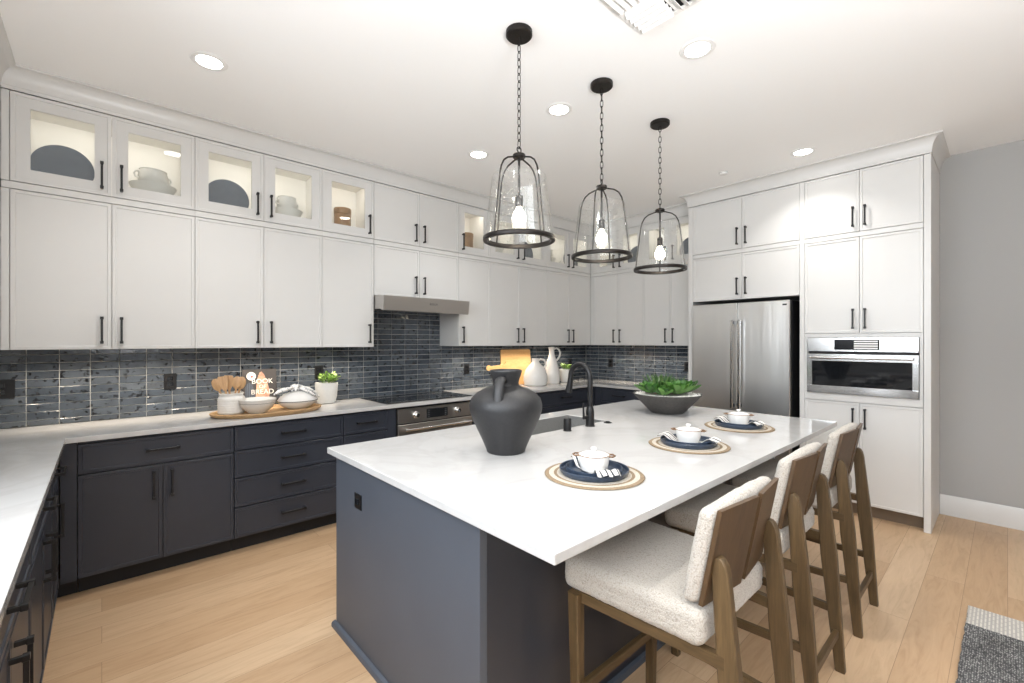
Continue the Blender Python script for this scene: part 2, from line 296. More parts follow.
# ------------------------------------------------------------------ mesh builder
class MB:
    def __init__(s): s.v = []; s.f = []
    def add(s, vs, fs, mat=None):
        o = len(s.v)
        s.v += [tuple(mat @ Vector(p)) if mat is not None else tuple(p) for p in vs]
        s.f += [tuple(i + o for i in f) for f in fs]; return s
    def box(s, x0, x1, y0, y1, z0, z1, b=0.0, mat=None):
        if x1 < x0: x0, x1 = x1, x0
        if y1 < y0: y0, y1 = y1, y0
        if z1 < z0: z0, z1 = z1, z0
        b = min(b, (x1 - x0) * .45, (y1 - y0) * .45, (z1 - z0) * .45)
        lo = (x0, y0, z0); hi = (x1, y1, z1)
        if b <= 0:
            vs = [(hi[0] if i & 1 else x0, hi[1] if i & 2 else y0, hi[2] if i & 4 else z0) for i in range(8)]
            return s.add(vs, [(0, 2, 3, 1), (4, 5, 7, 6), (0, 1, 5, 4), (2, 6, 7, 3), (0, 4, 6, 2), (1, 3, 7, 5)], mat)
        vs = []; idx = {}
        for i in range(8):
            for a in range(3):
                p = []
                for k in range(3):
                    h_ = (i >> k) & 1; e = hi[k] if h_ else lo[k]
                    if k != a: e += -b if h_ else b
                    p.append(e)
                idx[i, a] = len(vs); vs.append(tuple(p))
        fs = []
        for a in range(3):
            u, v = (a + 1) % 3, (a + 2) % 3
            for sd in (0, 1):
                q = [(sd << a) | (i << u) | (j << v) for i, j in ((0, 0), (1, 0), (1, 1), (0, 1))]
                fs.append(tuple(idx[i, a] for i in q))
        for a in range(3):
            u, v = (a + 1) % 3, (a + 2) % 3
            for i, j in ((0, 0), (1, 0), (1, 1), (0, 1)):
                p = (i << u) | (j << v); q = p | (1 << a)
                fs.append((idx[p, u], idx[q, u], idx[q, v], idx[p, v]))
        for i in range(8): fs.append((idx[i, 0], idx[i, 1], idx[i, 2]))
        return s.add(vs, fs, mat)
    def lathe(s, prof, seg=40, mat=None, sx=1.0, sy=1.0, close=False):
        vs = []; fs = []; n = len(prof); rings = []
        for (r, z) in prof:
            if r < 1e-6: rings.append([len(vs)]); vs.append((0, 0, z))
            else:
                rings.append(list(range(len(vs), len(vs) + seg)))
                vs += [(r * sx * math.cos(2 * PI * k / seg), r * sy * math.sin(2 * PI * k / seg), z) for k in range(seg)]
        pairs = list(zip(rings, rings[1:])) + ([(rings[-1], rings[0])] if close else [])
        for a, b_ in pairs:
            for k in range(seg):
                k2 = (k + 1) % seg
                if len(a) == 1 and len(b_) == 1: continue
                if len(a) == 1: fs.append((a[0], b_[k], b_[k2]))
                elif len(b_) == 1: fs.append((a[k], b_[0], a[k2]))
                else: fs.append((a[k], a[k2], b_[k2], b_[k]))
        return s.add(vs, fs, mat)
    def tube(s, path, r, seg=10, closed=False, mat=None, cap=True, flat=1.0):
        P = [Vector(p) for p in path]; n = len(P); R = r if isinstance(r, (list, tuple)) else [r] * n
        vs = []; up = None
        for i in range(n):
            if closed: t = (P[(i + 1) % n] - P[i - 1]).normalized()
            else: t = (P[min(i + 1, n - 1)] - P[max(i - 1, 0)]).normalized()
            if up is None:
                up = Vector((0, 0, 1)) if abs(t.z) < 0.9 else Vector((1, 0, 0))
            up = (up - t * up.dot(t)).normalized(); sd = t.cross(up)
            for k in range(seg):
                a = 2 * PI * k / seg
                vs.append(tuple(P[i] + (sd * math.cos(a) * flat + up * math.sin(a)) * R[i]))
        fs = []
        for i in range(n if closed else n - 1):
            j = (i + 1) % n
            for k in range(seg):
                k2 = (k + 1) % seg; fs.append((i * seg + k, i * seg + k2, j * seg + k2, j * seg + k))
        if not closed and cap: fs += [tuple(range(seg - 1, -1, -1)), tuple(range((n - 1) * seg, n * seg))]
        return s.add(vs, fs, mat)
    def prism(s, poly, a0, a1, axis='Z', mat=None):
        """polygon (u,v) extruded between a0 and a1 along axis; Z: (x,y), Y: (x,z), X: (y,z)"""
        n = len(poly); vs = []
        for a in (a0, a1):
            for (u, v) in poly: vs.append({'Z': (u, v, a), 'Y': (u, a, v), 'X': (a, u, v)}[axis])
        fs = [tuple(range(n)), tuple(range(2 * n - 1, n - 1, -1))]
        fs += [(i, (i + 1) % n, n + (i + 1) % n, n + i) for i in range(n)]
        return s.add(vs, fs, mat)
    def sweep(s, prof, path, closed=False):
        """profile (out,z) swept along a plan path with mitred corners; out is to the right of travel"""
        n = len(path); vs = []; m = len(prof)
        for i in range(n):
            p = Vector(path[i]); ds = []
            if i > 0 or closed: ds.append((p - Vector(path[i - 1])).normalized())
            if i < n - 1 or closed: ds.append((Vector(path[(i + 1) % n]) - p).normalized())
            ns = [Vector((d.y, -d.x)) for d in ds]
            if len(ns) == 1: mv = ns[0]
            else: mv = (ns[0] + ns[1]); mv = mv / (1 + ns[0].dot(ns[1]))
            for (o, z) in prof: vs.append((p.x + mv.x * o, p.y + mv.y * o, z))
        fs = []
        for i in range(n if closed else n - 1):
            j = (i + 1) % n
            for k in range(m): fs.append((i * m + k, i * m + (k + 1) % m, j * m + (k + 1) % m, j * m + k))
        if not closed: fs += [tuple(range(m)), tuple(range((n - 1) * m, n * m))]
        return s.add(vs, fs)
    def mesh(s, name, mat, smooth=35):
        me = bpy.data.meshes.new(name); me.from_pydata(s.v, [], s.f); me.update()
        bm = bmesh.new(); bm.from_mesh(me); bmesh.ops.recalc_face_normals(bm, faces=bm.faces); bm.to_mesh(me); bm.free()
        if smooth:
            me.polygons.foreach_set('use_smooth', [True] * len(me.polygons)); me.set_sharp_from_angle(angle=math.radians(smooth))
        if mat: me.materials.append(mat)
        return me
    def build(s, name, mat, parent=None, loc=(0, 0, 0), rot=(0, 0, 0), smooth=35):
        return link(name, s.mesh(name, mat, smooth), parent, loc, rot)
def link(name, data, parent=None, loc=(0, 0, 0), rot=(0, 0, 0)):
    o = bpy.data.objects.new(name, data); C.objects.link(o); o.location = loc; o.rotation_euler = rot
    if parent is not None: o.parent = parent
    return o
def tag(o, label, cat, group=None):
    o['label'] = label; o['category'] = cat
    if group: o['group'] = group
    return o
def thing(name, label, cat, loc=(0, 0, 0), rz=0.0, group=None):
    return tag(link(name, None, None, loc, (0, 0, rz)), label, cat, group)
def struct(o): o['kind'] = 'structure'; return o
def dup(root, loc, rz, label, group=None):
    r = root.copy(); C.objects.link(r); r.location = loc; r.rotation_euler = (0, 0, rz); r['label'] = label
    if group: r['group'] = group
    for ch in list(root.children):
        c = ch.copy(); C.objects.link(c); c.parent = r
        for g in ch.children:
            d = g.copy(); C.objects.link(d); d.parent = c
    return r
def T(x, y, z): return Matrix.Translation((x, y, z))
def R(a, ax): return Matrix.Rotation(a, 4, ax)
def text(name, body, size, mat, parent, loc, rot, depth=0.0006):
    cu = bpy.data.curves.new(name, 'FONT'); cu.body = body; cu.size = size; cu.align_x = 'CENTER'; cu.align_y = 'CENTER'; cu.extrude = depth
    tmp = bpy.data.objects.new('tmp', cu); C.objects.link(tmp)
    dg = bpy.context.evaluated_depsgraph_get(); me = bpy.data.meshes.new_from_object(tmp.evaluated_get(dg), depsgraph=dg)
    bpy.data.objects.remove(tmp); bpy.data.curves.remove(cu); me.materials.clear(); me.materials.append(mat)
    return link(name, me, parent, loc, rot)

# ------------------------------------------------------------------ main dimensions
CEIL = 2.995
YW, XW, XL, YF = 4.139, 5.228, -0.79, -4.2        # range wall, fridge wall, left wall, rear wall
YU, XU = 3.783, 4.880                             # door faces of the wall cabinets
XT = 4.618                                        # door faces of the tall cabinets
YB, XB, XLB = 3.513, 4.608, -0.173                # door faces of the base cabinets
CT, SL = 0.914, 0.030
ZB, Z2, Z1, ZT = 1.400, 2.312, 2.357, 2.866
DT = 0.020

# ------------------------------------------------------------------ room shell
struct(MB().box(XL - .15, XW + .15, YF - .15, YW + .15, -0.12, 0).build('floor', M['floor'], smooth=0))
struct(MB().box(XL - .15, XW + .15, YF - .15, YW + .15, CEIL, CEIL + .12).build('ceiling', M['ceiling'], smooth=0))
struct(MB().box(XL, XW, YW, YW + .15, 0, CEIL).build('wall_back', M['wall'], smooth=0))
struct(MB().box(XW, XW + .15, YF, YW + .15, 0, CEIL).build('wall_right', M['wall'], smooth=0))
mb = MB()
wy0, wy1, wz0, wz1 = -1.15, 2.25, 1.36, 2.66
mb.box(XL - .15, XL, YF, wy0, 0, CEIL).box(XL - .15, XL, wy1, YW + .15, 0, CEIL).box(XL - .15, XL, wy0, wy1, 0, wz0).box(XL - .15, XL, wy0, wy1, wz1, CEIL)
struct(mb.build('wall_left', M['wall'], smooth=0))
px0, px1, pz1 = 0.0, 1.2, 2.4
mb = MB().box(XL - .15, px0, YF - .15, YF, 0, CEIL).box(px1, XW + .15, YF - .15, YF, 0, CEIL).box(px0, px1, YF - .15, YF, pz1, CEIL)
struct(mb.build('wall_front', M['wall'], smooth=0))
mb = MB()
for y in (wy0, (wy0 + wy1) / 2 - .02, wy1 - .05): mb.box(XL - .11, XL - .05, y, y + .05, wz0, wz1, .004)
for z in (wz0, wz1 - .05): mb.box(XL - .11, XL - .05, wy0 + .05, wy1 - .05, z, z + .05, .004)
struct(mb.build('window_1', M['plastic_w']))
mb = MB()
for k in range(3):
    x = px0 + (px1 - px0 - .07) * k / 2; mb.box(x, x + .07, YF - .11, YF - .04, 0.0, pz1, .004)
mb.box(px0, px1, YF - .11, YF - .04, pz1 - .06, pz1 - .001, .004).box(px0, px1, YF - .11, YF - .04, 0.0, .06, .004)
struct(mb.build('window_2', M['black']))
base_prof = [(0, 0), (0.014, 0), (0.014, 0.150), (0.008, 0.165), (0, 0.165)]
struct(MB().sweep(base_prof, [(XW - .0005, .385), (XW - .0005, YF + .001)]).build('baseboard_right', M['white']))
crown = [(-.002, ZT + .004), (0.004, ZT + .004), (0.004, ZT + .024)] + [(0.062 - 0.056 * math.cos(a), 2.892 + 0.092 * math.sin(a)) for a in [PI / 2 * k / 6 for k in range(7)]] + [(0.066, 2.984), (0.066, CEIL - .0005), (-.002, CEIL - .0005)]
struct(MB().sweep(crown, [(-.42, 2.32), (-.42, YU), (XU, YU), (XU, 2.286), (XT, 2.286), (XT, .387), (XW - .001, .387)]).build('trim_1', M['white']))

# ------------------------------------------------------------------ cabinetry
_handle = None
def handle_mesh():
    global _handle
    if _handle is None:
        m = MB(); l = 0.166
        m.box(-.0058, .0058, -.036, -.0245, -l / 2, l / 2, .0012)
        for z in (-l / 2 + .008, l / 2 - .008):
            m.box(-.0062, .0062, -.026, 0, z - .0066, z + .0066, .001)
            m.box(-.0085, .0085, -.0375, -.0225, z - .0085, z + .0085, .0015)
        _handle = m.mesh('handle', M['black'])
    return _handle
def door_geo(w, h):
    """slim-shaker front, back at y=0, face at y=-DT; origin at its lower left corner"""
    m = MB(); e = .018; s = .005; t = DT; b = .0012
    O = [(0, 0), (w, 0), (w, h), (0, h)]; F = [(b, b), (w - b, b), (w - b, h - b), (b, h - b)]
    I = [(e, e), (w - e, e), (w - e, h - e), (e, h - e)]; J = [(e + .002, e + .002), (w - e - .002, e + .002), (w - e - .002, h - e - .002), (e + .002, h - e - .002)]
    vs = [(x, 0, z) for x, z in O] + [(x, -t + b, z) for x, z in O] + [(x, -t, z) for x, z in F] + [(x, -t, z) for x, z in I] + [(x, -t + s, z) for x, z in J]
    fs = [(3, 2, 1, 0)]
    for a in range(0, 16, 4):
        for k in range(4): fs.append((a + k, a + (k + 1) % 4, a + 4 + (k + 1) % 4, a + 4 + k))
    fs.append((16, 17, 18, 19)); return m.add(vs, fs)
def glass_door_geo(w, h, fr=.078):
    m = MB(); e = .018; s = .004; t = DT
    def sq(k): return [(k, k), (w - k, k), (w - k, h - k), (k, h - k)]
    loops = [(0, 0), (0, -t), (e, -t), (e + .002, -t + s), (fr, -t + s), (fr, 0)]
    vs = [(x, y, z) for (k, y) in loops for x, z in sq(k)]; fs = []
    n = len(loops)
    for a in range(n):
        b = (a + 1) % n
        for k in range(4): fs.append((a * 4 + k, a * 4 + (k + 1) % 4, b * 4 + (k + 1) % 4, b * 4 + k))
    return m.add(vs, fs)
def front(parent, kind, x0, x1, z0, z1, mat, hpos=None, hdir='v', glass=False, g=.0015):
    """kind 'door' or 'drawer' on a cabinet root; hpos is the handle centre in the root's x,z"""
    w_, h_ = x1 - x0 - 2 * g, z1 - z0 - 2 * g
    geo = glass_door_geo(w_, h_) if glass else door_geo(w_, h_)
    d = geo.build(kind, mat, parent, (x0 + g, DT - .001, z0 + g))
    if glass:
        MB().box(.074, w_ - .074, -.011, -.007, .074, h_ - .074).build('pane', M['pane'], d, smooth=0)
    if hpos:
        link('handle', handle_mesh(), d, (hpos[0] - x0 - g, -DT - .0002, hpos[1] - z0 - g), (0, 0 if hdir == 'v' else PI / 2, 0))
    return d
def carcass(parent, w_, d_, z0, z1, mat, open_front=False, x0=0.0, name='carcass'):
    m = MB(); y0 = DT; t = .018
    if not open_front: m.box(x0 + .0005, x0 + w_ - .0005, y0, d_, z0, z1)
    else:
        m.box(x0 + .0005, x0 + t, y0, d_, z0, z1).box(x0 + w_ - t, x0 + w_ - .0005, y0, d_, z0, z1)
        m.box(x0 + t, x0 + w_ - t, d_ - .012, d_, z0, z1)
        m.box(x0 + t, x0 + w_ - t, y0, d_ - .012, z0, z0 + t).box(x0 + t, x0 + w_ - t, y0, d_ - .012, z1 - t, z1)
    return m.build(name, mat, parent, smooth=0)
HZ_LOW, HZ_TOP = ZB + .118, Z1 + .117
def wall_unit(origin, rz, w_, label, doors, hinge, z0=ZB, z1=Z2, depth=.355, top=False, glass=False, filler=0.0, fill_right=0.0, hz=None, glow=1.6):
    name = 'glass_wall_cabinet' if glass else ('top_wall_cabinet' if top else 'wall_cabinet')
    r = thing(name, label, 'cabinet', (*origin, 0), rz, 'white cabinets of the upper tier' if top else 'white cabinets of the lower tier')
    carcass(r, w_, depth - .001, z0, z1, M['white_in'] if glass else M['white'], glass)
    hz = hz if hz else z0 + .118
    xs = [w_ * k / doors for k in range(doors + 1)]
    for k in range(doors):
        hd = hinge[k]; hx = xs[k + 1] - .046 if hd == 'r' else xs[k] + .046
        front(r, 'door', xs[k], xs[k + 1], z0, z1, M['white'], (hx, hz), 'v', glass)
    if filler: MB().box(-filler, -.0015, 0, DT + .01, z0, z1, .001).build('filler_panel', M['white'], r)
    if fill_right: MB().box(w_ + .0015, w_ + fill_right, 0, DT + .01, z0, z1, .001).build('filler_panel', M['white'], r)
    if top:   # rail between the two tiers
        MB().box(-filler + .0005, w_ + fill_right - .0005, .001, .06, Z2 + .003, Z1 - .003, .001).build('rail', M['white'], r)
    if glass:
        l = area('cabinet_glow', (w_ / 2, .10, z1 - .030), (0.35, 0, 0), w_ * .8, .03, glow * w_, (1.0, 0.93, 0.83)); l.parent = r
    return r
def rw(x): return (x, YU)
wall_unit(rw(-.384), 0, .861, 'wide white two door cabinet at the far left, below the first dark blue plate', 2, 'rl', filler=.034)
wall_unit(rw(.477), 0, .860, 'white two door cabinet above the utensil crock and tray, second pair from the left', 2, 'rl')
wall_unit(rw(1.337), 0, .449, 'single door white cabinet just left of the steel range hood', 1, 'r')
wall_unit(rw(1.788), 0, .917, 'short white two door cabinet directly above the steel range hood', 2, 'rl', z0=1.862)
wall_unit(rw(2.705), 0, .416, 'single door white cabinet just right of the steel range hood', 1, 'l')
wall_unit(rw(3.121), 0, .889, 'white two door cabinet above the cutting boards and white jugs', 2, 'rl')
wall_unit(rw(4.010), 0, .868, 'white two door cabinet at the inside corner above the small potted plant', 2, 'rl')
wall_unit(rw(-.384), 0, .861, 'lit glass door cabinet at the far left holding a dark plate and white bowls', 2, 'rl', Z1, ZT, top=True, glass=True, filler=.034)
wall_unit(rw(.477), 0, .860, 'lit glass door cabinet second from the left, holding a dark plate and pale bowls', 2, 'rl', Z1, ZT, top=True, glass=True)
wall_unit(rw(1.337), 0, .449, 'single glass door cabinet holding a wooden canister, left of the range hood', 1, 'r', Z1, ZT, top=True, glass=True)
wall_unit(rw(1.788), 0, .917, 'small solid two door cabinet under the crown, two tiers above the range hood', 2, 'rl', Z1, ZT, top=True)
wall_unit(rw(2.705), 0, .416, 'single glass door cabinet holding a wooden canister, right of the range hood', 1, 'l', Z1, ZT, top=True, glass=True)
wall_unit(rw(3.121), 0, .889, 'lit glass door cabinet seen behind the largest pendant lantern', 2, 'rl', Z1, ZT, top=True, glass=True)
wall_unit(rw(4.010), 0, .868, 'lit glass door cabinet at the inside corner seen behind the middle pendant', 2, 'rl', Z1, ZT, top=True, glass=True)
# right wall: local x runs toward -Y
def rr(y): return (XU, y)
RZ = -PI / 2
wall_unit(rr(3.722), RZ, .732, 'white two door cabinet on the refrigerator wall next to the inside corner', 2, 'rl', depth=.347, filler=.060)
wall_unit(rr(2.990), RZ, .704, 'white two door cabinet touching the tall panel left of the refrigerator', 2, 'rl', depth=.347)
wall_unit(rr(3.722), RZ, .732, 'lit glass door cabinet on the refrigerator wall, seen between middle and far pendants', 2, 'rl', Z1, ZT, depth=.347, top=True, glass=True, filler=.060)
wall_unit(rr(2.990), RZ, .704, 'lit glass door cabinet seen through the smallest pendant, left of the refrigerator cabinets', 2, 'rl', Z1, ZT, depth=.347, top=True, glass=True)
# left wall (beside the camera)
wall_unit((-.42, 2.32), PI / 2, 1.46, 'white cabinet on the left wall beyond the picture edge', 3, 'rll', depth=.369)
wall_unit((-.42, 2.32), PI / 2, 1.46, 'white upper tier cabinet on the left wall beyond the picture edge', 3, 'rll', Z1, ZT, depth=.369, top=True)
# under-cabinet strips
for (x0, x1) in ((-.38, 1.77), (2.72, 4.8)):
    area('under_cabinet_light', ((x0 + x1) / 2, YW - .20, ZB - .012), (0.2, 0, 0), x1 - x0, .02, 4.0 * (x1 - x0), (1.0, 0.87, 0.71), math.radians(105))
area('under_cabinet_light', (XW - .20, 3.0, ZB - .012), (0, -0.2, 0), .02, 1.35, 4.5, (1.0, 0.87, 0.71), math.radians(105))

# base cabinets
def base_root(origin, rz, w_, label, depth=.62, cat='cabinet', name='base_cabinet', grp='charcoal base cabinets'):
    r = thing(name, label, cat, (*origin, 0), rz, grp)
    MB().box(.0005, w_ - .0005, DT, depth, .105, CT - SL - .0005).build('carcass', M['navy'], r, smooth=0)
    MB().box(.0005, w_ - .0005, .095, .113, .0005, .105).build('toe_kick', M['kick'], r, smooth=0)
    return r
ND = M['navy']
def doors_drawer(r, w_, nd, hinge, hz=.573, dr_z0=.700):
    front(r, 'drawer', 0, w_, dr_z0, .868, ND, (w_ / 2, .789), 'h')
    for k in range(nd):
        x0, x1 = w_ * k / nd, w_ * (k + 1) / nd
        front(r, 'door', x0, x1, .115, .692, ND, ((x1 - .045) if hinge[k] == 'r' else (x0 + .045), hz), 'v')
DRZ = [(.115, .318), (.323, .517), (.523, .703), (.709, .868)]
def drawers4(r, w_, z=DRZ):
    for (a, b) in reversed(z): front(r, 'drawer', 0, w_, a, b, ND, (w_ / 2, (a + b) / 2 + .004), 'h')
r = base_root((-.101, YB), 0, .761, 'charcoal base cabinet with one wide drawer over two doors, left of the drawer stack'); doors_drawer(r, .761, 2, 'rl')
MB().box(-.068, -.002, 0.002, .03, .105, CT - SL - .001).build('filler_panel', ND, r)
MB().box(-.16, -.002, .095, .11, .001, .105).build('toe_kick', M['kick'], r)
r = base_root((.662, YB), 0, .744, 'charcoal stack of four wide drawers below the wooden tray', name='drawer_cabinet'); drawers4(r, .744)
r = base_root((1.408, YB), 0, .371, 'narrow charcoal drawer stack just left of the oven, below the white potted plant', name='drawer_cabinet'); drawers4(r, .371)
MB().box(.373, .452, 0.004, .05, .105, CT - SL - .001).build('filler_panel', ND, r)
r = base_root((2.70, YB), 0, .90, 'charcoal base cabinet right of the oven, behind the black vase'); doors_drawer(r, .90, 2, 'rl')
r = base_root((3.602, YB), 0, .90, 'charcoal base cabinet seen behind the black faucet, near the inside corner', name='drawer_cabinet'); drawers4(r, .90)
MB().box(.902, 1.006, 0.002, .04, .105, CT - SL - .001).build('filler_panel', ND, r)
r = base_root((XB, 3.42), RZ, .55, 'charcoal drawer stack on the refrigerator wall beside the inside corner', .618, name='drawer_cabinet'); drawers4(r, .55)
MB().box(-.09, -.002, 0.002, .04, .105, CT - SL - .001).build('filler_panel', ND, r)
r = base_root((XB, 2.868), RZ, .58, 'charcoal base cabinet touching the tall panel left of the refrigerator', .618); doors_drawer(r, .58, 2, 'rl')
LR = [(3.07, .33, 1, 'l', 'charcoal cabinet of the left run nearest the inside corner, drawer over a single door'),
      (2.17, .898, 2, 'rl', 'charcoal two door cabinet of the left run, second from the inside corner'),
      (1.27, .898, 2, 'rl', 'charcoal two door cabinet of the left run, cut by the left picture edge'),
      (0.37, .898, 2, 'rl', 'charcoal cabinet of the left run nearest the camera, beyond the picture edge')]
for (y0, w_, nd, hg, lb) in LR:
    r = base_root((XLB, y0), PI / 2, w_, lb, .612); doors_drawer(r, w_, nd, hg)
    if y0 == 3.07: MB().box(.332, .42, 0.002, .04, .105, CT - SL - .001).build('filler_panel', ND, r)

# countertop (one U of quartz)
OX = XLB + .025; OY = YB - .025; OXR = XB - .025
poly = [(XL + .001, .24), (OX, .24), (OX, OY), (OXR, OY), (OXR, 2.288), (XW - .001, 2.288), (XW - .001, YW - .012), (XL + .001, YW - .012)]
m = MB().prism(poly, CT - SL, CT)
ct = tag(m.build('countertop', M['quartz'], smooth=0), 'white quartz worktop running along the left, back and right walls', 'countertop')
bv = ct.modifiers.new('edge', 'BEVEL'); bv.width = .002; bv.segments = 2

# backsplash of individually tilted tiles on a grout bed
def tiles(name, label, spans, frame, xoff, skip=None):
    r = thing(name, label, 'backsplash', (0, 0, 0))
    mt = MB(); mg = MB(); g = .0021
    tw, th = .1465, .0517
    for (a0, a1, z0, z1) in spans:
        i0 = math.floor((a0 - xoff) / tw) - 1
        x = xoff + i0 * tw
        while x < a1:
            u0, u1 = max(x + g, a0), min(x + tw - g, a1)
            if u1 - u0 > .006:
                k0 = math.floor((z0 - 1.364) / th) - 1; z = 1.364 + k0 * th
                while z < z1:
                    w0, w1 = max(z + g, z0), min(z + th - g, z1)
                    if w1 - w0 > .005:
                        t = [random.uniform(-.0007, .0007) for _ in range(4)]; b = .0018
                        q = [(u0, w0), (u1, w0), (u1, w1), (u0, w1)]; qi = [(u0 + b, w0 + b), (u1 - b, w0 + b), (u1 - b, w1 - b), (u0 + b, w1 - b)]
                        vs = [frame(a, .0022, c) for a, c in q] + [frame(a, .0062, c) for a, c in q] + [frame(a, .0078 + t[i], c) for i, (a, c) in enumerate(qi)]
                        fs = [(3, 2, 1, 0)] + [(i, (i + 1) % 4, 4 + (i + 1) % 4, 4 + i) for i in range(4)] + [(4 + i, 4 + (i + 1) % 4, 8 + (i + 1) % 4, 8 + i) for i in range(4)] + [(8, 9, 10, 11)]
                        mt.add(vs, fs)
                    z += th
            x += tw
        c = [frame(a, d, zz) for d in (.0004, .0030) for a, zz in ((a0, z0), (a1, z0), (a1, z1), (a0, z1))]
        mg.add(c, [(0, 1, 2, 3), (7, 6, 5, 4), (0, 4, 5, 1), (1, 5, 6, 2), (2, 6, 7, 3), (3, 7, 4, 0)])
    mt.build('tiles', M['tile'], r, smooth=0); mg.build('grout', M['grout'], r, smooth=0)
    return r
tiles('tile_backsplash', 'blue grey glazed tile backsplash along the long wall behind the cooktop',
      [(XL + .002, 1.788, CT + .001, ZB - .001), (1.788, 2.705, CT + .001, 1.858), (2.705, XW - .010, CT + .001, ZB - .001)], lambda a, d, z: (a, YW - d, z), -.35)
tiles('tile_backsplash', 'short blue grey tile backsplash on the refrigerator wall behind the planter',
      [(2.290, YW - .010, CT + .001, ZB - .001)], lambda a, d, z: (XW - d, a, z), 2.30)

# outlets
def outlet(loc, rz, label, wide=False, parent=None):
    r = thing('wall_outlet', label, 'outlet', loc, rz, 'black wall outlets') if parent is None else link('outlet', None, parent, loc, (0, 0, rz))
    w_ = .058 if wide else .037
    MB().box(-w_, w_, -.006, 0, -.058, .058, .003).build('cover_plate', M['black'], r)
    m = MB()
    for z in (-.021, .021):
        m.box(-.017, .017, -.0085, -.006, z - .014, z + .014, .002)
    m.build('socket', M['glossblack'], r)
    m = MB()
    for z in (-.021, .021):
        for x in (-.007, .005): m.box(x, x + .002, -.009, -.0083, z - .004, z + .006)
    m.build('slots', M['dark_slot'], r)
yo = YW - .0095
outlet((-.455, yo, 1.157), 0, 'black wide outlet plate on the tiles at the left picture edge', True)
outlet((.371, yo, 1.155), 0, 'black outlet on the tiles left of the utensil crock')
outlet((1.432, yo, 1.175), 0, 'black outlet on the tiles right above the white potted plant on the left')
outlet((3.062, yo, 1.137), 0, 'black outlet on the tiles left of the cutting boards')
outlet((4.86, yo, 1.150), 0, 'black outlet on the tiles behind the small plant near the corner')
outlet((XW - .0095, 3.70, 1.150), RZ, 'black outlet on the refrigerator wall tiles left of the green planter')
outlet((XW - .0095, 2.595, 1.142), RZ, 'black outlet on the tiles touching the refrigerator panel')

# ------------------------------------------------------------------ cooktop, oven, hood
r = thing('cooktop', 'black glass induction cooktop set in the white worktop under the hood', 'cooktop', (2.238, 3.80, CT + .0005))
MB().box(-.452, .452, -.262, .262, 0, .006, .002).build('glass_top', M['glossblack'], r)
m = MB()
for (x, y, q) in ((-.27, .11, .10), (-.27, -.12, .08), (0, .02, .13), (.27, .11, .08), (.27, -.12, .10)):
    m.lathe([(q, .0061), (q + .0012, .0064), (q + .0024, .0061)], 40, T(x, y, 0))
m.build('burner_rings', M['logo_grey'], r)
r = thing('wall_oven', 'stainless steel oven with two knobs built in below the cooktop', 'oven', (1.868, YB, 0))
MB().box(.001, .800, .012, .60, .105, CT - SL - .001).build('housing', M['kick'], r, smooth=0)
MB().box(.004, .797, -.012, .012, .737, .862, .003).build('control_panel', M['steel'], r)
MB().box(.004, .797, -.016, .011, .12, .728, .004).build('oven_door', M['steel'], r)
MB().box(.10, .70, -.018, -.0155, .22, .60, .001).build('window', M['glossblack'], r)
m = MB().tube([(.05, -.062, .688), (.75, -.062, .688)], .0115, 14)
for x in (.085, .715): m.tube([(x, -.016, .688), (x, -.062, .688)], .008, 10)
m.build('handle', M['steel_trim'], r)
d = MB().box(.285, .510, -.0145, -.0118, .762, .842, .001).build('display', M['display'], r)
m = MB()
for sx in (.298, .478):
    for k in range(4): m.box(sx, sx + .018, -.0152, -.0143, .772 + .017 * k, .777 + .017 * k)
m.build('touch_keys', M['logo_grey'], r)
for x in (.178, .618):
    kn = MB().lathe([(0, .0), (.030, 0), (.030, .006), (.024, .010), (.022, .034), (.019, .037), (0, .037)], 28, T(x, -.012, .802) @ R(PI / 2, 'X')).build('knob', M['steel_trim'], r)
    MB().box(x - .003, x + .003, -.0515, -.049, .802, .823, .0008).build('pointer', M['dark_slot'], kn)
r = thing('range_hood', 'slim stainless steel under cabinet range hood above the cooktop', 'range hood', (1.790, 0, 0))
hw = .912
prof = [(YW - .012, 1.735), (YW - .012, 1.857), (3.70, 1.857), (3.592, 1.846), (3.612, 1.722), (3.625, 1.716), (3.66, 1.735)]
MB().prism(prof, 0, hw, 'X').build('body', M['steel'], r, smooth=20)
MB().box(.06, hw - .06, 3.70, 4.05, 1.728, 1.736, .002).build('filter', M['steel_trim'], r)
for x in (.12, hw - .14): MB().lathe([(0, 0), (.030, 0), (.030, .006), (0, .006)], 24, T(x, 3.66, 1.727)).build('lamp', M['hoodlamp'], r)
MB().box(hw / 2 - .05, hw / 2 + .05, 3.640, 3.668, 1.723, 1.7285, .001).build('switches', M['black'], r)
text('logo', 'BOSCH', .026, M['logo_grey'], r, (.50, 3.5995, 1.792), (PI / 2 + .16, 0, 0))

# ------------------------------------------------------------------ tall cabinets
def tall_box(name, label, y_left, w_, z0, z1, grp='white tall cabinets'):
    r = thing(name, label, 'cabinet', (XT, y_left, 0), RZ, grp)
    MB().box(.0005, w_ - .0005, DT, XW - XT - .001, z0, z1).build('carcass', M['white'], r, smooth=0); return r
def pair(r, w_, z0, z1, hz, e=0.0):
    front(r, 'door', e, w_ / 2, z0, z1, M['white'], (w_ / 2 - .040, hz)); front(r, 'door', w_ / 2, w_ - e, z0, z1, M['white'], (w_ / 2 + .040, hz))
def rail(r, w_, x0=0.0): MB().box(x0 + .0005, w_ - .0005, .001, .05, Z2 + .003, Z1 - .003, .001).build('rail', M['white'], r)
FW = .983
r = tall_box('refrigerator_cabinet', 'white two door cabinet directly above the steel refrigerator', 2.235, FW, 1.862, Z2 + .0); pair(r, FW, 1.862, Z2, 1.990)
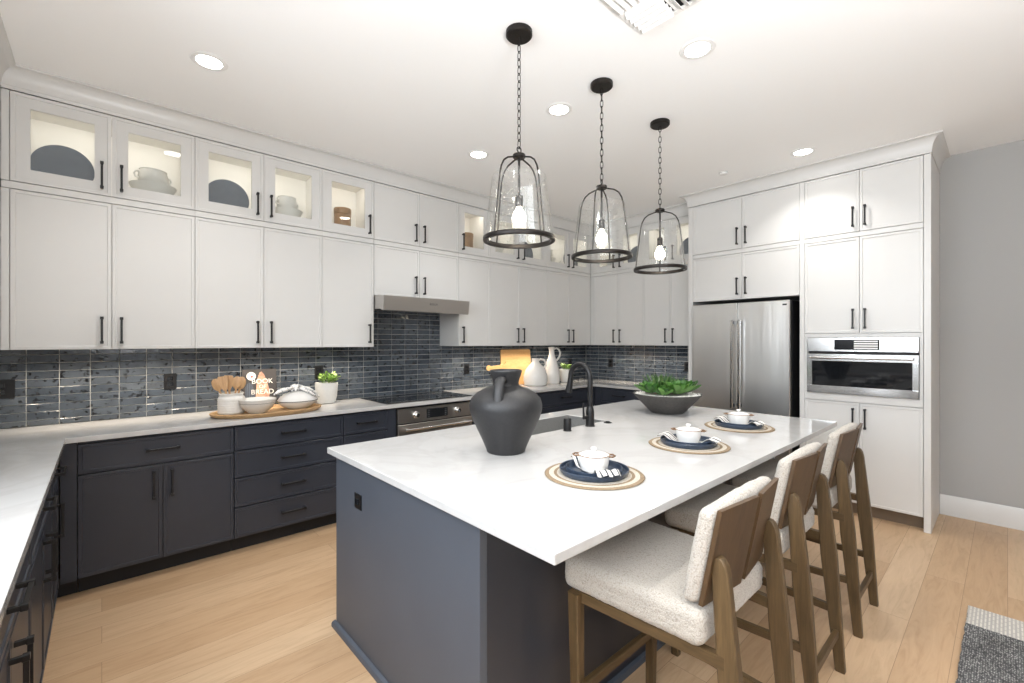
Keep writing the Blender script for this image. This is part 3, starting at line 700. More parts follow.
r = tall_box('refrigerator_cabinet', 'white two door cabinet under the crown, uppermost above the steel refrigerator', 2.235, FW, Z2 + .003, ZT); pair(r, FW, Z1, ZT, 2.48); rail(r, FW)
tag(MB().box(XT, XW - .001, 2.236, 2.285, 0, ZT, .0015).build('side_panel', M['white']), 'tall white panel closing the left side of the refrigerator', 'panel', 'white tall panels')
tag(MB().box(XT, XW - .001, 1.2145, 1.2515, 0, ZT, .0015).build('side_panel', M['white']), 'tall white panel between the refrigerator and the oven cabinet', 'panel', 'white tall panels')
PWID = .784
r = tall_box('pantry_cabinet', 'tall white cabinet that houses the small built in oven, doors above and below it', 1.214, PWID, .105, 1.003)
MB().box(.0005, PWID - .0005, DT, XW - XT - .001, 1.482, Z2).build('upper_carcass', M['white'], r, smooth=0)
pair(r, PWID, 1.517, Z2, 1.636); pair(r, PWID, .110, .940, .815)
m = MB().box(.0015, PWID - .0015, 0, DT, .9435, 1.003, .001).box(.0015, PWID - .0015, 0, DT, 1.482, 1.5135, .001).box(.0015, .022, 0, DT, 1.003, 1.482).box(PWID - .022, PWID - .0015, 0, DT, 1.003, 1.482)
m.build('oven_surround', M['white'], r)
MB().box(.0005, PWID - .0005, .085, .10, .0005, .105).build('toe_kick', M['white_shaded'], r)
MB().box(PWID + .0015, PWID + .043, -.004, XW - XT - .001, .0005, ZT, .0015).build('end_panel', M['white'], r)
r2 = tall_box('pantry_cabinet', 'white two door cabinet under the crown above the built in oven cabinet', 1.214, PWID, Z2 + .003, ZT); pair(r2, PWID, Z1, ZT, 2.48); rail(r2, PWID)

# built-in microwave / speed oven
r = thing('built_in_oven', 'stainless built in oven with wide black window in the tall white cabinet', 'oven', (XT, 1.214, 0), RZ)
x0, x1 = .024, PWID - .024
MB().box(x0 + .01, x1 - .01, .004, .45, 1.010, 1.476).build('housing', M['kick'], r, smooth=0)
MB().box(x0, x1, -.018, .003, 1.362, 1.480, .003).build('control_panel', M['steel_trim'], r)
fr = MB()
for (a, b, c, d) in ((x0, x1, 1.006, 1.070), (x0, x1, 1.282, 1.342), (x0, x0 + .038, 1.0701, 1.2819), (x1 - .038, x1, 1.0701, 1.2819)): fr.box(a, b, -.020, .003, c, d, .0015)
fr.build('door_frame', M['steel_trim'], r)
MB().box(x0 + .0385, x1 - .0385, -.017, -.002, 1.0705, 1.2815, .001).build('door_window', M['glossblack'], r)
MB().box(x0 + .20, x1 - .235, -.0195, -.0178, 1.378, 1.465, .001).build('display', M['display'], r)
m = MB()
for k in range(4): m.box(x0 + .335, x1 - .245, -.0202, -.0194, 1.386 + .019 * k, 1.398 + .019 * k)
m.build('display_rows', M['plastic_w'], r)
m = MB().tube([(x0 + .03, -.058, 1.313), (x1 - .03, -.058, 1.313)], .0115, 14)
for x in (x0 + .06, x1 - .06): m.tube([(x, -.02, 1.313), (x, -.058, 1.313)], .008, 10)
m.build('handle', M['steel_trim'], r)
m = MB()
for k in range(7): m.box(x0 + .02 + .1 * k, x0 + .08 + .1 * k, -.0195, .0, 1.347, 1.355)
m.build('vent_slots', M['dark_slot'], r)
text('logo', 'BOSCH', .026, M['logo_grey'], r, ((x0 + x1) / 2, -.0203, 1.040), (PI / 2, 0, 0))

# refrigerator
r = thing('refrigerator', 'stainless steel french door refrigerator with long vertical handles', 'refrigerator', (4.555, 2.215, 0), RZ)
fw = .905
MB().box(.006, fw - .004, .075, .66, .03, 1.825, .003).build('body', M['kick'], r)
for a, b in ((0, fw / 2 - .003), (fw / 2 + .003, fw)):
    d = MB().box(a, b, 0, .068, .66, 1.822, .006).build('door', M['steel_v'], r)
    s = -1 if a == 0 else 1
    hx = fw / 2 + s * .034
    h = MB().box(hx - .013, hx + .013, -.062, -.040, .80, 1.66, .006).build('handle', M['steel_trim'], d)
    for z in (.83, 1.63): MB().box(hx - .009, hx + .009, -.042, -.0002, z - .016, z + .016, .002).build('handle_mount', M['black'], d)
d = MB().box(0, fw, 0, .068, .06, .652, .006).build('freezer_drawer', M['steel_v'], r)
h = MB().box(.08, fw - .08, -.062, -.040, .585, .611, .006).build('handle', M['steel_trim'], d)
MB().box(fw - .06, fw - .025, -.0008, .001, 1.775, 1.790).build('badge', M['dark_slot'], r)
MB().box(.0, fw, .02, .07, .0005, .055).build('base_grille', M['kick'], r)

# ------------------------------------------------------------------ island
IX0, IX1, IY0, IY1 = .8404, 3.622, .7643, 2.309
r = thing('kitchen_island', 'charcoal kitchen island base under the large white slab', 'kitchen island', (0, 0, 0))
bx0, bx1, by0, by1 = .884, 3.57, 1.123, 2.300
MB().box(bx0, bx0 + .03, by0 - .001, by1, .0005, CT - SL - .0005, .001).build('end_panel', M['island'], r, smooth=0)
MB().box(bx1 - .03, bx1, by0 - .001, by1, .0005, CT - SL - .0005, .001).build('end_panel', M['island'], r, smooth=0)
MB().box(bx0 + .0305, bx1 - .0305, by0, by0 + .02, .0005, CT - SL - .0005).build('knee_panel', M['navy'], r, smooth=0)
MB().box(bx0 + .0305, bx1 - .0305, by1 - .075, by1 - .06, .0005, .105).build('toe_kick', M['kick'], r, smooth=0)
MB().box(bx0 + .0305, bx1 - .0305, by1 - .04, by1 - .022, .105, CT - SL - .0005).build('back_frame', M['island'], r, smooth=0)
bm_prof = [(0.0005, .0005), (.020, .0005), (.020, .016), (.015, .024), (.0005, .028)]
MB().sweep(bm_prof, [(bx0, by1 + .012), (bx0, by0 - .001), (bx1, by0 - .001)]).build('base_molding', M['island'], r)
for k in range(4):
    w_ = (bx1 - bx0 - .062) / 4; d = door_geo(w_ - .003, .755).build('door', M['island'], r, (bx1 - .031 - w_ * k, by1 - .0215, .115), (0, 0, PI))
    link('handle', handle_mesh(), d, (w_ - .05 if k % 2 == 0 else .05, -DT - .0002, .62))
o = link('outlet', None, r, (bx0 - .0002, 2.03, .705), (0, 0, -PI / 2))
MB().box(-.036, .036, -.006, 0, -.036, .036, .003).build('cover_plate', M['black'], o)
MB().box(-.017, .017, -.009, -.006, -.014, .014, .002).build('socket', M['glossblack'], o)
# slab with a sink cut-out
hx0, hx1, hy0, hy1 = 1.76, 2.522, 1.825, 2.165
xs = [IX0, hx0, hx1, IX1]; ys = [IY0, hy0, hy1, IY1]
vs = [(x, y, z) for z in (CT - SL, CT) for y in ys for x in xs]; fs = []
for z in (0, 1):
    for j in range(3):
        for i in range(3):
            if i == 1 and j == 1: continue
            q = [z * 16 + j * 4 + i, z * 16 + j * 4 + i + 1, z * 16 + (j + 1) * 4 + i + 1, z * 16 + (j + 1) * 4 + i]
            fs.append(tuple(q))
def side(l):
    for a, b in zip(l, l[1:] + l[:1]): fs.append((a, b, b + 16, a + 16))
side([0, 1, 2, 3, 7, 11, 15, 14, 13, 12, 8, 4]); side([5, 6, 10, 9])
isl = tag(MB().add(vs, fs).build('island_countertop', M['quartz'], smooth=0), 'large white quartz island slab with overhang above the stools', 'countertop')
bv = isl.modifiers.new('edge', 'BEVEL'); bv.width = .003; bv.segments = 2; bv.limit_method = 'ANGLE'
# sink
r = thing('sink', 'dark grey undermount sink in the island behind the black vase', 'sink', ((hx0 + hx1) / 2, (hy0 + hy1) / 2, CT - SL))
sw, sh, sd, t, zt = (hx1 - hx0) / 2 - .009, (hy1 - hy0) / 2 - .009, .22, .008, SL - .003
m = MB()
m.box(-sw - t, -sw, -sh - t, sh + t, -sd, zt).box(sw, sw + t, -sh - t, sh + t, -sd, zt)
m.box(-sw, sw, -sh - t, -sh, -sd, zt).box(-sw, sw, sh, sh + t, -sd, zt).box(-sw - t, sw + t, -sh - t, sh + t, -sd - t, -sd)
m.build('basin', M['sink'], r, smooth=0)
MB().lathe([(0, 0), (.055, 0), (.055, .004), (.045, .006), (.03, .002), (0, .002)], 32, T(.1, 0, -sd + .0002)).build('drain', M['steel_trim'], r)
# faucet
r = thing('faucet', 'tall matte black pull down gooseneck faucet beside the island sink', 'faucet', (2.283, 1.775, CT))
MB().lathe([(0, 0), (.031, 0), (.031, .004), (.0275, .007), (.0265, .090), (.024, .105), (.019, .125), (0, .125)], 32).build('base', M['black'], r)
arc = [(0, 0, .10), (0, 0, .20), (0, 0, .300)] + [(0, .080 - .080 * math.cos(a), .300 + .086 * math.sin(a)) for a in [PI * k / 14 for k in range(1, 14)]] + [(0, .160, .290)]
MB().tube(arc, .0165, 16).build('spout', M['black'], r)
MB().tube([(0, .1595, .298), (0, .163, .270), (0, .171, .230), (0, .178, .200)], [.0172, .0185, .0215, .0240], 18).build('spray_head', M['black'], r)
hd = MB().tube([(-.020, 0, .058), (-.060, .004, .058)], .0105, 14); hd.tube([(-.056, .004, .060), (-.060, .004, .10), (-.062, .004, .150)], [.0075, .0058, .005], 12)
hd.build('lever', M['black'], r)
r = thing('soap_dispenser', 'short matte black cylinder air gap cap standing left of the faucet', 'air gap', (2.062, 1.772, CT))
MB().lathe([(0, 0), (.0255, 0), (.0255, .003), (.0235, .005), (.0235, .070), (.0215, .074), (0, .074)], 32).build('cap', M['black'], r)
MB().lathe([(.0235, .052), (.0238, .053), (.0235, .054)], 32).build('groove', M['dark_slot'], r)
r = thing('air_switch', 'small flat black button on the island right of the faucet', 'air switch', (2.463, 1.770, CT))
MB().lathe([(0, 0), (.026, 0), (.026, .003), (.022, .005), (0, .005)], 28).build('flange', M['black'], r)
MB().lathe([(0, .005), (.014, .005), (.014, .009), (.012, .010), (0, .010)], 24).build('button', M['black'], r)

# ------------------------------------------------------------------ vase on the island
r = thing('vase', 'large matte charcoal urn with looped handles on the island', 'vase', (1.455, 1.642, CT), 0)
pv = [(0, 0), (.088, 0), (.093, .004), (.097, .018), (.115, .06), (.141, .115), (.164, .165), (.1765, .205), (.1775, .228), (.168, .26), (.140, .287), (.108, .305), (.078, .315), (.064, .322), (.062, .334), (.066, .352), (.075, .378), (.079, .390), (.077, .396), (.071, .396), (.067, .385), (.057, .352), (.053, .33), (.06, .30), (.0, .29)]
MB().lathe(pv, 56).build('body', M['vase'], r)
va = math.radians(215)
for s in (0, PI):
    a = va + s; ca, sa = math.cos(a), math.sin(a)
    path = [(.058, .345), (.085, .358), (.112, .356), (.134, .338), (.145, .308), (.152, .275), (.158, .245)]
    MB().tube([(q * ca, q * sa, z) for q, z in path], [.013, .013, .014, .014, .014, .014, .012], 14, flat=1.7).build('handle', M['vase'], r)

# ------------------------------------------------------------------ foliage helpers
def leaf_geo(mb, ln, wd, curl, mat, thick=.004, seg=6, tip=1.0):
    vs = []; fs = []
    for i in range(seg + 1):
        t = i / seg
        w_ = wd * (math.sin(PI * min(1, (t * .82 + .10)))) ** .8 * (1 if i < seg else .05)
        x = ln * t; z = curl * ln * t * t
        cup = .25 * w_
        vs += [(x, -w_ / 2, z + cup), (x, 0, z - thick), (x, w_ / 2, z + cup), (x, 0, z + thick * .6)]
    for i in range(seg):
        a, b = i * 4, (i + 1) * 4
        for k in range(4): fs.append((a + k, a + (k + 1) % 4, b + (k + 1) % 4, b + k))
    fs += [(3, 2, 1, 0), (seg * 4, seg * 4 + 1, seg * 4 + 2, seg * 4 + 3)]
    mb.add(vs, fs, mat)
def rosette(mb, R_, n, base, rnd, wd=.62, tilt0=.15, tilt1=1.25, lenvar=.15):
    for i in range(n):
        f = i / (n - 1); a = i * 2.39996 + rnd.uniform(-.1, .1)
        ln = R_ * (1 - .55 * f) * rnd.uniform(1 - lenvar, 1 + lenvar); el = tilt0 + (tilt1 - tilt0) * f
        leaf_geo(mb, ln, ln * wd, .28, base @ R(a, 'Z') @ R(-el, 'Y') @ T(.006, 0, 0))
rnd = random.Random(3)
r = thing('succulent_planter', 'wide grey concrete bowl of green succulents on the far side of the island', 'planter', (3.155, 1.728, CT))
MB().lathe([(0, 0), (.112, 0), (.122, .006), (.160, .045), (.208, .095), (.243, .134), (.246, .143), (.240, .144), (.232, .138), (.20, .10), (0, .09)], 56).build('bowl', M['bowl_grey'], r)
m = MB().lathe([(.232, .131), (.20, .1335), (.10, .135), (0, .136)], 48)
for k in range(260):
    a = rnd.uniform(0, 2 * PI); q = .235 * math.sqrt(rnd.uniform(.45, 1)); s = rnd.uniform(.006, .011)
    m.lathe([(0, -s * .7), (s, 0), (0, s * .7)], 6, T(q * math.cos(a), q * math.sin(a), .136 + rnd.uniform(0, .004)) @ R(a, 'Z'))
o = m.build('pebbles', M['pebble'], r); o['kind'] = 'stuff'
for (x, y, q, n, h_) in ((-.055, -.115, .115, 26, .125), (.09, -.10, .110, 24, .125), (-.135, .055, .100, 24, .125), (.135, .05, .105, 24, .125), (.0, .0, .09, 22, .14), (.18, -.035, .070, 18, .12), (-.03, .13, .09, 22, .13), (-.16, -.06, .07, 18, .12)):
    m = MB(); rosette(m, q * 1.18, n + 4, T(x, y, h_ + .028), rnd); m.build('rosette', M['leaf'], r)
for (x, y, q) in ((.02, .07, .125), (-.07, .02, .105), (.10, .12, .105), (.06, -.02, .105)):
    m = MB(); rosette(m, q * 1.35, 34, T(x, y, .150), rnd, .12, .45, 1.5, .2); m.build('spiky_rosette', M['leaf2'], r)

# ------------------------------------------------------------------ place settings
def plate_prof(rad, h_, t=.004):
    return [(0, 0), (rad * .88, 0), (rad * .93, .001), (rad * .985, h_ * .45), (rad, h_), (rad - .002, h_ + .0015), (rad - t, h_), (rad * .985 - t, h_ * .5), (rad * .92 - t * .5, t * 1.2), (rad * .88, t), (0, t)]
WHICH = ['nearest the camera, at the first stool', 'in the middle, at the second stool', 'farthest from the camera, at the third stool']
SET = [(1.460, 1.116), (2.236, 1.106), (2.944, 1.130)]
proto = None
for i, (x, y) in enumerate(SET):
    if proto is None:
        a = tag(MB().lathe([(0, 0), (.193, 0), (.197, .003), (.193, .006), (0, .006)], 64).build('placemat', M['mat'], None, (x, y, CT + .0003)), 'x', 'placemat')
        b = thing('dinner_plate', 'x', 'plate', (x, y, CT + .0068)); MB().lathe(plate_prof(.138, .023), 56).build('dish', M['plate'], b)
        c = thing('salad_plate', 'x', 'plate', (x, y, CT + .0112)); MB().lathe(plate_prof(.112, .0235), 56).build('dish', M['plate'], c)
        # napkin: cloth strip across the plates with loose rippled ends
        nb = MB(); vs = []; fs = []; nx, ny = 28, 9
        for s_, zo in ((0, .0022), (1, 0)):
            for ii in range(nx + 1):
                t = ii / nx; X = -.148 + .296 * t
                edge = abs(X) / .148
                for jj in range(ny + 1):
                    q = jj / ny - .5; wid = .072 + .022 * edge
                    rise = min(1, max(0, (edge - .40) / .34)); fall = min(1, max(0, (edge - .80) / .20))
                    Z = .0165 * rise * rise * (3 - 2 * rise) + .009 * rise * (1 - fall) - .004 * fall + (.0035 * math.sin(q * 14 + X * 20) + .0035) * rise
                    Y = q * wid + .012 * math.sin(X * 18)
                    vs.append((X, Y, Z + zo + .004 * edge))
        W_ = ny + 1; off = (nx + 1) * W_
        for ii in range(nx):
            for jj in range(ny):
                q = ii * W_ + jj; fs.append((q, q + 1, q + 1 + W_, q + W_)); fs.append((off + q, off + q + W_, off + q + W_ + 1, off + q + 1))
        for ii in range(nx): fs += [(ii * W_, (ii + 1) * W_, off + (ii + 1) * W_, off + ii * W_), (ii * W_ + ny, off + ii * W_ + ny, off + (ii + 1) * W_ + ny, (ii + 1) * W_ + ny)]
        d = tag(nb.add(vs, fs).build('napkin', M['napkin'], None, (x, y, CT + .0160), (0, 0, -2.15), 60), 'x', 'napkin')
        e = thing('lidded_cocotte', 'x', 'pot', (x, y, CT + .0188), 2.2); e.scale = (1.12, 1.12, 1.12)
        MB().lathe([(0, 0), (.040, 0), (.045, .003), (.052, .025), (.0555, .050), (.0555, .056), (.052, .056), (.049, .05), (.04, .006), (0, .005)], 44).build('pot', M['ceramic'], e)
        ld = MB().lathe([(0, .068), (.02, .0675), (.042, .0625), (.053, .0575), (.0555, .0565), (.050, .0562), (0, .0562)], 44).build('lid', M['ceramic'], e)
        MB().lathe([(0, .067), (.006, .067), (.006, .073), (.0115, .075), (.0115, .079), (.008, .082), (0, .082)], 24).build('knob', M['ceramic'], ld)
        m = MB().lathe([(.0545, .0545), (.0575, .056), (.0545, .058), (.053, .056)], 44, close=True)
        for s_ in (0, PI):
            m.tube([((.055 + q) * math.cos(s_ + b_), (.055 + q) * math.sin(s_ + b_), .054) for q, b_ in ((0, -.32), (.014, -.26), (.019, 0), (.014, .26), (0, .32))], .0032, 8)
        m.build('rim_and_lugs', M['brownrim'], e)
        proto = (a, b, c, d, e)
    else:
        a, b, c, d, e = proto
        a = a.copy(); C.objects.link(a); a.location = (x, y, CT + .0003)
        d = d.copy(); C.objects.link(d); d.location = (x, y, CT + .0160); d.rotation_euler = (0, 0, (-1.47, -1.84)[i - 1])
        b = dup(b, (x, y, CT + .0068), 0, ''); c = dup(c, (x, y, CT + .0112), 0, ''); e = dup(e, (x, y, CT + .0188), (2.03, 1.94)[i - 1], '')
    for o, nm, g in ((a, 'round jute and cream placemat', 'placemats on the island'), (b, 'large navy dinner plate', 'dinner plates on the island'), (c, 'smaller navy plate stacked on the dinner plate', 'salad plates on the island'), (d, 'striped linen napkin draped across the plates', 'napkins on the island'), (e, 'white lidded mini pot with brown rim', 'mini pots on the island')):
        o['label'] = nm + ', ' + WHICH[i]; o['group'] = g

# ------------------------------------------------------------------ counter stools
def rounded_block(hx, hy, hz, rr_, n, fn, amp=.0022):
    """dense rounded box, half sizes hx,hy,hz; fn reshapes points; bumpy like boucle"""
    bm = bmesh.new(); bmesh.ops.create_cube(bm, size=2.0); bmesh.ops.subdivide_edges(bm, edges=bm.edges, cuts=n, use_grid_fill=True)
    for v in bm.verts:
        p = Vector((v.co.x * hx, v.co.y * hy, v.co.z * hz)); r3 = Vector((min(rr_, hx), min(rr_, hy), min(rr_, hz)))
        q = Vector([max(-h + a, min(h - a, c)) for c, h, a in zip(p, (hx, hy, hz), r3)])
        d = p - q
        if d.length > 1e-9:
            dn = Vector([c / a for c, a in zip(d, r3)]); mx = dn.length
            if mx > 1e-9: dn /= mx
            d = Vector([c * a for c, a in zip(dn, r3)])
        p = q + d
        nrm = d.normalized() if d.length > 1e-9 else Vector((0, 0, 1))
        p += nrm * amp * (noise.noise(p * 75) + .8 * noise.noise(p * 150 + Vector((7, 3, 1))))
        v.co = fn(p)
    bmesh.ops.recalc_face_normals(bm, faces=bm.faces)
    me = bpy.data.meshes.new('cushion'); bm.to_mesh(me); bm.free()
    me.polygons.foreach_set('use_smooth', [True] * len(me.polygons)); me.materials.append(M['boucle']); return me
def taper_leg(p0, p1, a0, b0, a1, b1, a2=None, t2=.5, rnd_top=0.0):
    """rectangular leg from foot p0 to top p1; a = half width across X, b = half width across Y"""
    m = MB(); secs = [(0, a0, b0)]
    if a2: secs.append((t2, *a2))
    if rnd_top:
        L_ = (Vector(p1) - Vector(p0)).length
        secs += [(1 - rnd_top / L_, a1, b1), (1 - .45 * rnd_top / L_, a1, b1 * .86), (1 - .12 * rnd_top / L_, a1 * .98, b1 * .55), (1, a1 * .9, b1 * .2)]
    else: secs.append((1, a1, b1))
    ch = .004; vs = []; fs = []
    for (t, a, b) in secs:
        c = Vector(p0).lerp(Vector(p1), t); k = min(ch, a * .5, b * .5)
        vs += [(c.x + x, c.y + y, c.z) for x, y in ((-a + k, -b), (a - k, -b), (a, -b + k), (a, b - k), (a - k, b), (-a + k, b), (-a, b - k), (-a, -b + k))]
    for i in range(len(secs) - 1):
        for k in range(8): fs.append((i * 8 + k, i * 8 + (k + 1) % 8, i * 8 + 8 + (k + 1) % 8, i * 8 + 8 + k))
    fs += [tuple(range(7, -1, -1)), tuple(range((len(secs) - 1) * 8, len(secs) * 8))]
    return m.add(vs, fs)
# origin on the floor under the seat centre; sitter faces +Y
st = thing('counter_stool', 'cream boucle counter stool nearest the camera, first in the row at the island', 'stool', (1.464, .80, 0), 0, 'counter stools along the island')
FY, RY = .205, -.262
def seat_fn(p):
    k = (p.y + .24) / .48
    return Vector((p.x * (.90 + .10 * k) * 1.0, p.y, p.z + .008 * (1 - (p.x / .27) ** 2) * max(0, min(1, .5 + p.z / .08))))
link('seat', rounded_block(.266, .245, .053, .032, 84, seat_fn, .0014), st, (0, .012, .640))
def bow(x): return .024 * (abs(x) / .23)          # the back wraps forward toward its sides
def back_fn(p):
    y = p.y + bow(p.x); z = p.z
    ytilt = -.19 * z
    return Vector((p.x, y + ytilt, z + .010 * math.cos(p.x / .23 * PI) * max(0, min(1, z / .12))))
link('back_cushion', rounded_block(.232, .026, .148, .0255, 72, back_fn, .0014), st, (0, -.238, .850))
for s in (-1, 1):
    m = MB(); vs = []; fs = []; nx, nz = 8, 8
    for lay in (0, 1):
        for i in range(nx + 1):
            x = s * (.015 + .210 * i / nx)
            for j in range(nz + 1):
                z = -.142 + .280 * j / nz
                vs.append((x, bow(x) - .19 * z - .028 - .013 * lay, z))
    W_ = nz + 1; off = (nx + 1) * W_
    for i in range(nx):
        for j in range(nz):
            q = i * W_ + j; fs.append((q, q + 1, q + 1 + W_, q + W_)); fs.append((off + q, off + q + W_, off + q + W_ + 1, off + q + 1))
    for i in range(nx):
        for j0 in (0, nz): q = i * W_ + j0; fs.append((q, q + W_, off + q + W_, off + q))
    for j in range(nz):
        for i0 in (0, nx): q = i0 * W_ + j; fs.append((q, q + 1, off + q + 1, off + q))
    m.add(vs, fs).build('back_panel', M['ply'], st, (0, -.238, .850))
for s in (-1, 1):
    taper_leg((s * .236, FY, 0), (s * .250, FY, .584), .016, .017, .021, .022).build('leg', M['stool_wood'], st)
    taper_leg((s * .196, -.336, 0), (s * .196, -.264, .851), .016, .018, .015, .023, (.018, .030), .58, .045).build('leg', M['stool_wood'], st)
for s in (-1, 1):
    x = s * .236
    m = MB().prism([(s * .250, FY + .02), (s * .226, FY + .02), (s * .190, RY - .02), (s * .214, RY - .02)], .552, .587)
    m.build('seat_rail', M['stool_side'], st)
    MB().prism([(s * .246, FY), (s * .226, FY), (s * .191, RY - .04), (s * .209, RY - .04)], .245, .277).build('stretcher', M['stool_side'], st)
MB().box(-.23, .23, FY - .012, FY + .012, .552, .587, .002).build('seat_rail', M['stool_rail'], st)
MB().box(-.20, .20, -.130, -.108, .556, .586, .002).build('seat_rail', M['stool_rail'], st)
MB().box(-.222, .222, FY - .012, FY + .012, .215, .250, .003).build('footrest', M['stool_rail'], st)
MB().box(-.185, .185, -.333, -.313, .150, .184, .003).build('stretcher', M['stool_rail'], st)
dup(st, (2.207, .830, 0), 0, 'cream boucle counter stool in the middle of the row, at the second place setting')
dup(st, (2.949, .830, 0), 0, 'cream boucle counter stool farthest from the camera, beside the tall white cabinets')

# ------------------------------------------------------------------ pendants
def pendant(loc, rz, label):
    r = thing('pendant_lantern', label, 'pendant light', loc, rz, 'pendant lanterns over the island')
    zc = 0.0   # ceiling at local 0
    MB().lathe([(0, -.028), (.060, -.028), (.066, -.022), (.066, -.001), (0, -.001)], 40).build('canopy', M['bronze'], r)
    m = MB(); n = 15; z0, z1 = -.030, -.580; p = (z0 - z1) / n
    for k in range(n):
        zc_ = z0 - p * (k + .5); hl = p * .5 + .0045; path = []
        for j in range(16):
            a = 2 * PI * j / 16; u = .0085 * math.cos(a); v = math.sin(a); v = (abs(v) ** .7) * (1 if v > 0 else -1) * hl
            path.append((u, 0, zc_ + v) if k % 2 else (0, u, zc_ + v))
        m.tube(path, .0022, 6, True)
    m.build('chain', M['bronze'], r)
    m = MB().tube([(.014 * math.cos(a), 0, -.590 + .014 * math.sin(a)) for a in [2 * PI * k / 18 for k in range(18)]], .003, 8, True)
    m.lathe([(0, -.604), (.008, -.604), (.009, -.612), (.030, -.614), (.032, -.618), (.032, -.628), (.026, -.634), (0, -.634)], 32); m.build('cap', M['bronze'], r)
    MB().tube([(0, 0, -.632), (0, 0, -.815)], .0062, 12).build('stem', M['bronze'], r)
    so = MB().lathe([(0, -.812), (.010, -.812), (.019, -.820), (.0195, -.872), (.017, -.876), (0, -.876)], 24).build('socket', M['bronze'], r)
    MB().lathe([(0, -.874), (.012, -.876), (.015, -.886), (.027, -.905), (.0345, -.928), (.033, -.946), (.021, -.962), (0, -.968)], 24).build('bulb', M['bulb'], r)
    for k in range(4):
        a = PI / 2 * k; pts = [(.020, -.630), (.045, -.637), (.078, -.648), (.104, -.668), (.121, -.700), (.130, -.735), (.138, -.80), (.150, -.90), (.162, -1.00), (.166, -1.033)]
        MB().tube([(q * math.cos(a), q * math.sin(a), z) for q, z in pts], .0042, 8).build('arm', M['bronze'], r)
    MB().lathe([(.160, -1.048), (.178, -1.048), (.180, -1.044), (.180, -1.030), (.178, -1.027), (.162, -1.027), (.160, -1.030)], 64, close=True).build('ring', M['bronze'], r)
    MB().lathe([(.1315, -.726), (.134, -.724), (.1358, -.728), (.1735, -1.026), (.1710, -1.026), (.1335, -.728)], 56, close=True).build('glass_shade', M['seeded'], r)
    return r
CZ = CEIL - .0005
p0 = pendant((1.541, 1.640, CZ), math.radians(2), 'nearest and largest looking seeded glass pendant lantern over the island')
dup(p0, (2.217, 1.637, CZ), math.radians(19), 'middle one of three seeded glass pendant lanterns over the island')
dup(p0, (2.914, 1.650, CZ), math.radians(30), 'farthest and smallest looking seeded glass pendant lantern over the island')

# ------------------------------------------------------------------ ceiling fittings
def downlight(loc, label):
    r = thing('recessed_downlight', label, 'ceiling light', loc, 0, 'recessed ceiling downlights')
    MB().lathe([(.060, -.001), (.064, -.0065), (.086, -.0045), (.090, -.0005), (.060, -.0005)], 44, close=True).build('trim_ring', M['plastic_w'], r)
    MB().lathe([(0, -.0035), (.0605, -.0035), (.0605, -.0006), (0, -.0006)], 40).build('lens', M['lamp'], r)
    l = bpy.data.lights.new('downlight_beam', 'AREA'); l.shape = 'DISK'; l.size = .12; l.energy = 7; l.color = (1.0, .97, .93); l.spread = math.radians(115)
    b = bpy.data.objects.new('downlight_beam', l); b.location = (0, 0, -.008); C.objects.link(b); b.parent = r
    return r
dl = downlight((.439, 2.965, CZ), 'round recessed downlight at the upper left above the glass cabinets')
for (x, y, lb) in ((2.254, 2.010, 'round recessed downlight seen between the first and second pendant chains'), (2.302, 2.939, 'round recessed downlight seen left of the largest pendant, farthest back toward the hood'),
                   (2.330, 1.103, 'brightest round recessed downlight beside the ceiling vent'), (4.230, 1.122, 'round recessed downlight near the crown above the tall white cabinets'),
                   (.439, 1.103, 'added unseen recessed downlight brightening the left aisle, beyond the top picture edge')):  # last one is an extra lamp out of view, added to brighten the aisle
    dup(dl, (x, y, CZ), 0, lb)
r = thing('smoke_detector', 'small white round detector on the ceiling left of the tall cabinet crown', 'detector', (4.205, 1.747, CZ))
MB().lathe([(0, -.022), (.030, -.022), (.036, -.016), (.038, -.0005), (0, -.0005)], 32).build('housing', M['plastic_w'], r)
MB().lathe([(.0375, -.008), (.0385, -.007), (.0375, -.006)], 32).build('slot_ring', M['dark_slot'], r)
r = thing('ceiling_vent', 'white square louvred air vent in the ceiling at the top edge', 'vent', (1.80, 1.035, CZ))
hs = .205
m = MB()
for s in (-1, 1): m.box(-hs, hs, s * hs, s * (hs - .028), -.008, -.0005, .003).box(s * hs, s * (hs - .028), -hs + .028, hs - .028, -.008, -.0005, .003)
m.box(-.006, .006, -hs + .028, hs - .028, -.008, -.001).box(-hs + .028, hs - .028, -.006, .006, -.008, -.001)
m.build('frame', M['plastic_w'], r)
MB().box(-hs + .03, hs - .03, -hs + .03, hs - .03, -.0012, -.0006).build('duct', M['dark_slot'], r, smooth=0)
m = MB()
for sx in (-1, 1):
    for sy in (-1, 1):
        along = (sx * sy < 0)
        for k in range(5):
            c = .022 + .034 * k
            if along: m.box(sx * .010, sx * .174, -.021, .021, -.0015, .0015, .0005, T(0, sy * c, -.0155) @ R(-.7 * sy, 'X'))
            else: m.box(-.021, .021, sy * .010, sy * .174, -.0015, .0015, .0005, T(sx * c, 0, -.0155) @ R(.7 * sx, 'Y'))
m.build('louvres', M['plastic_w'], r)

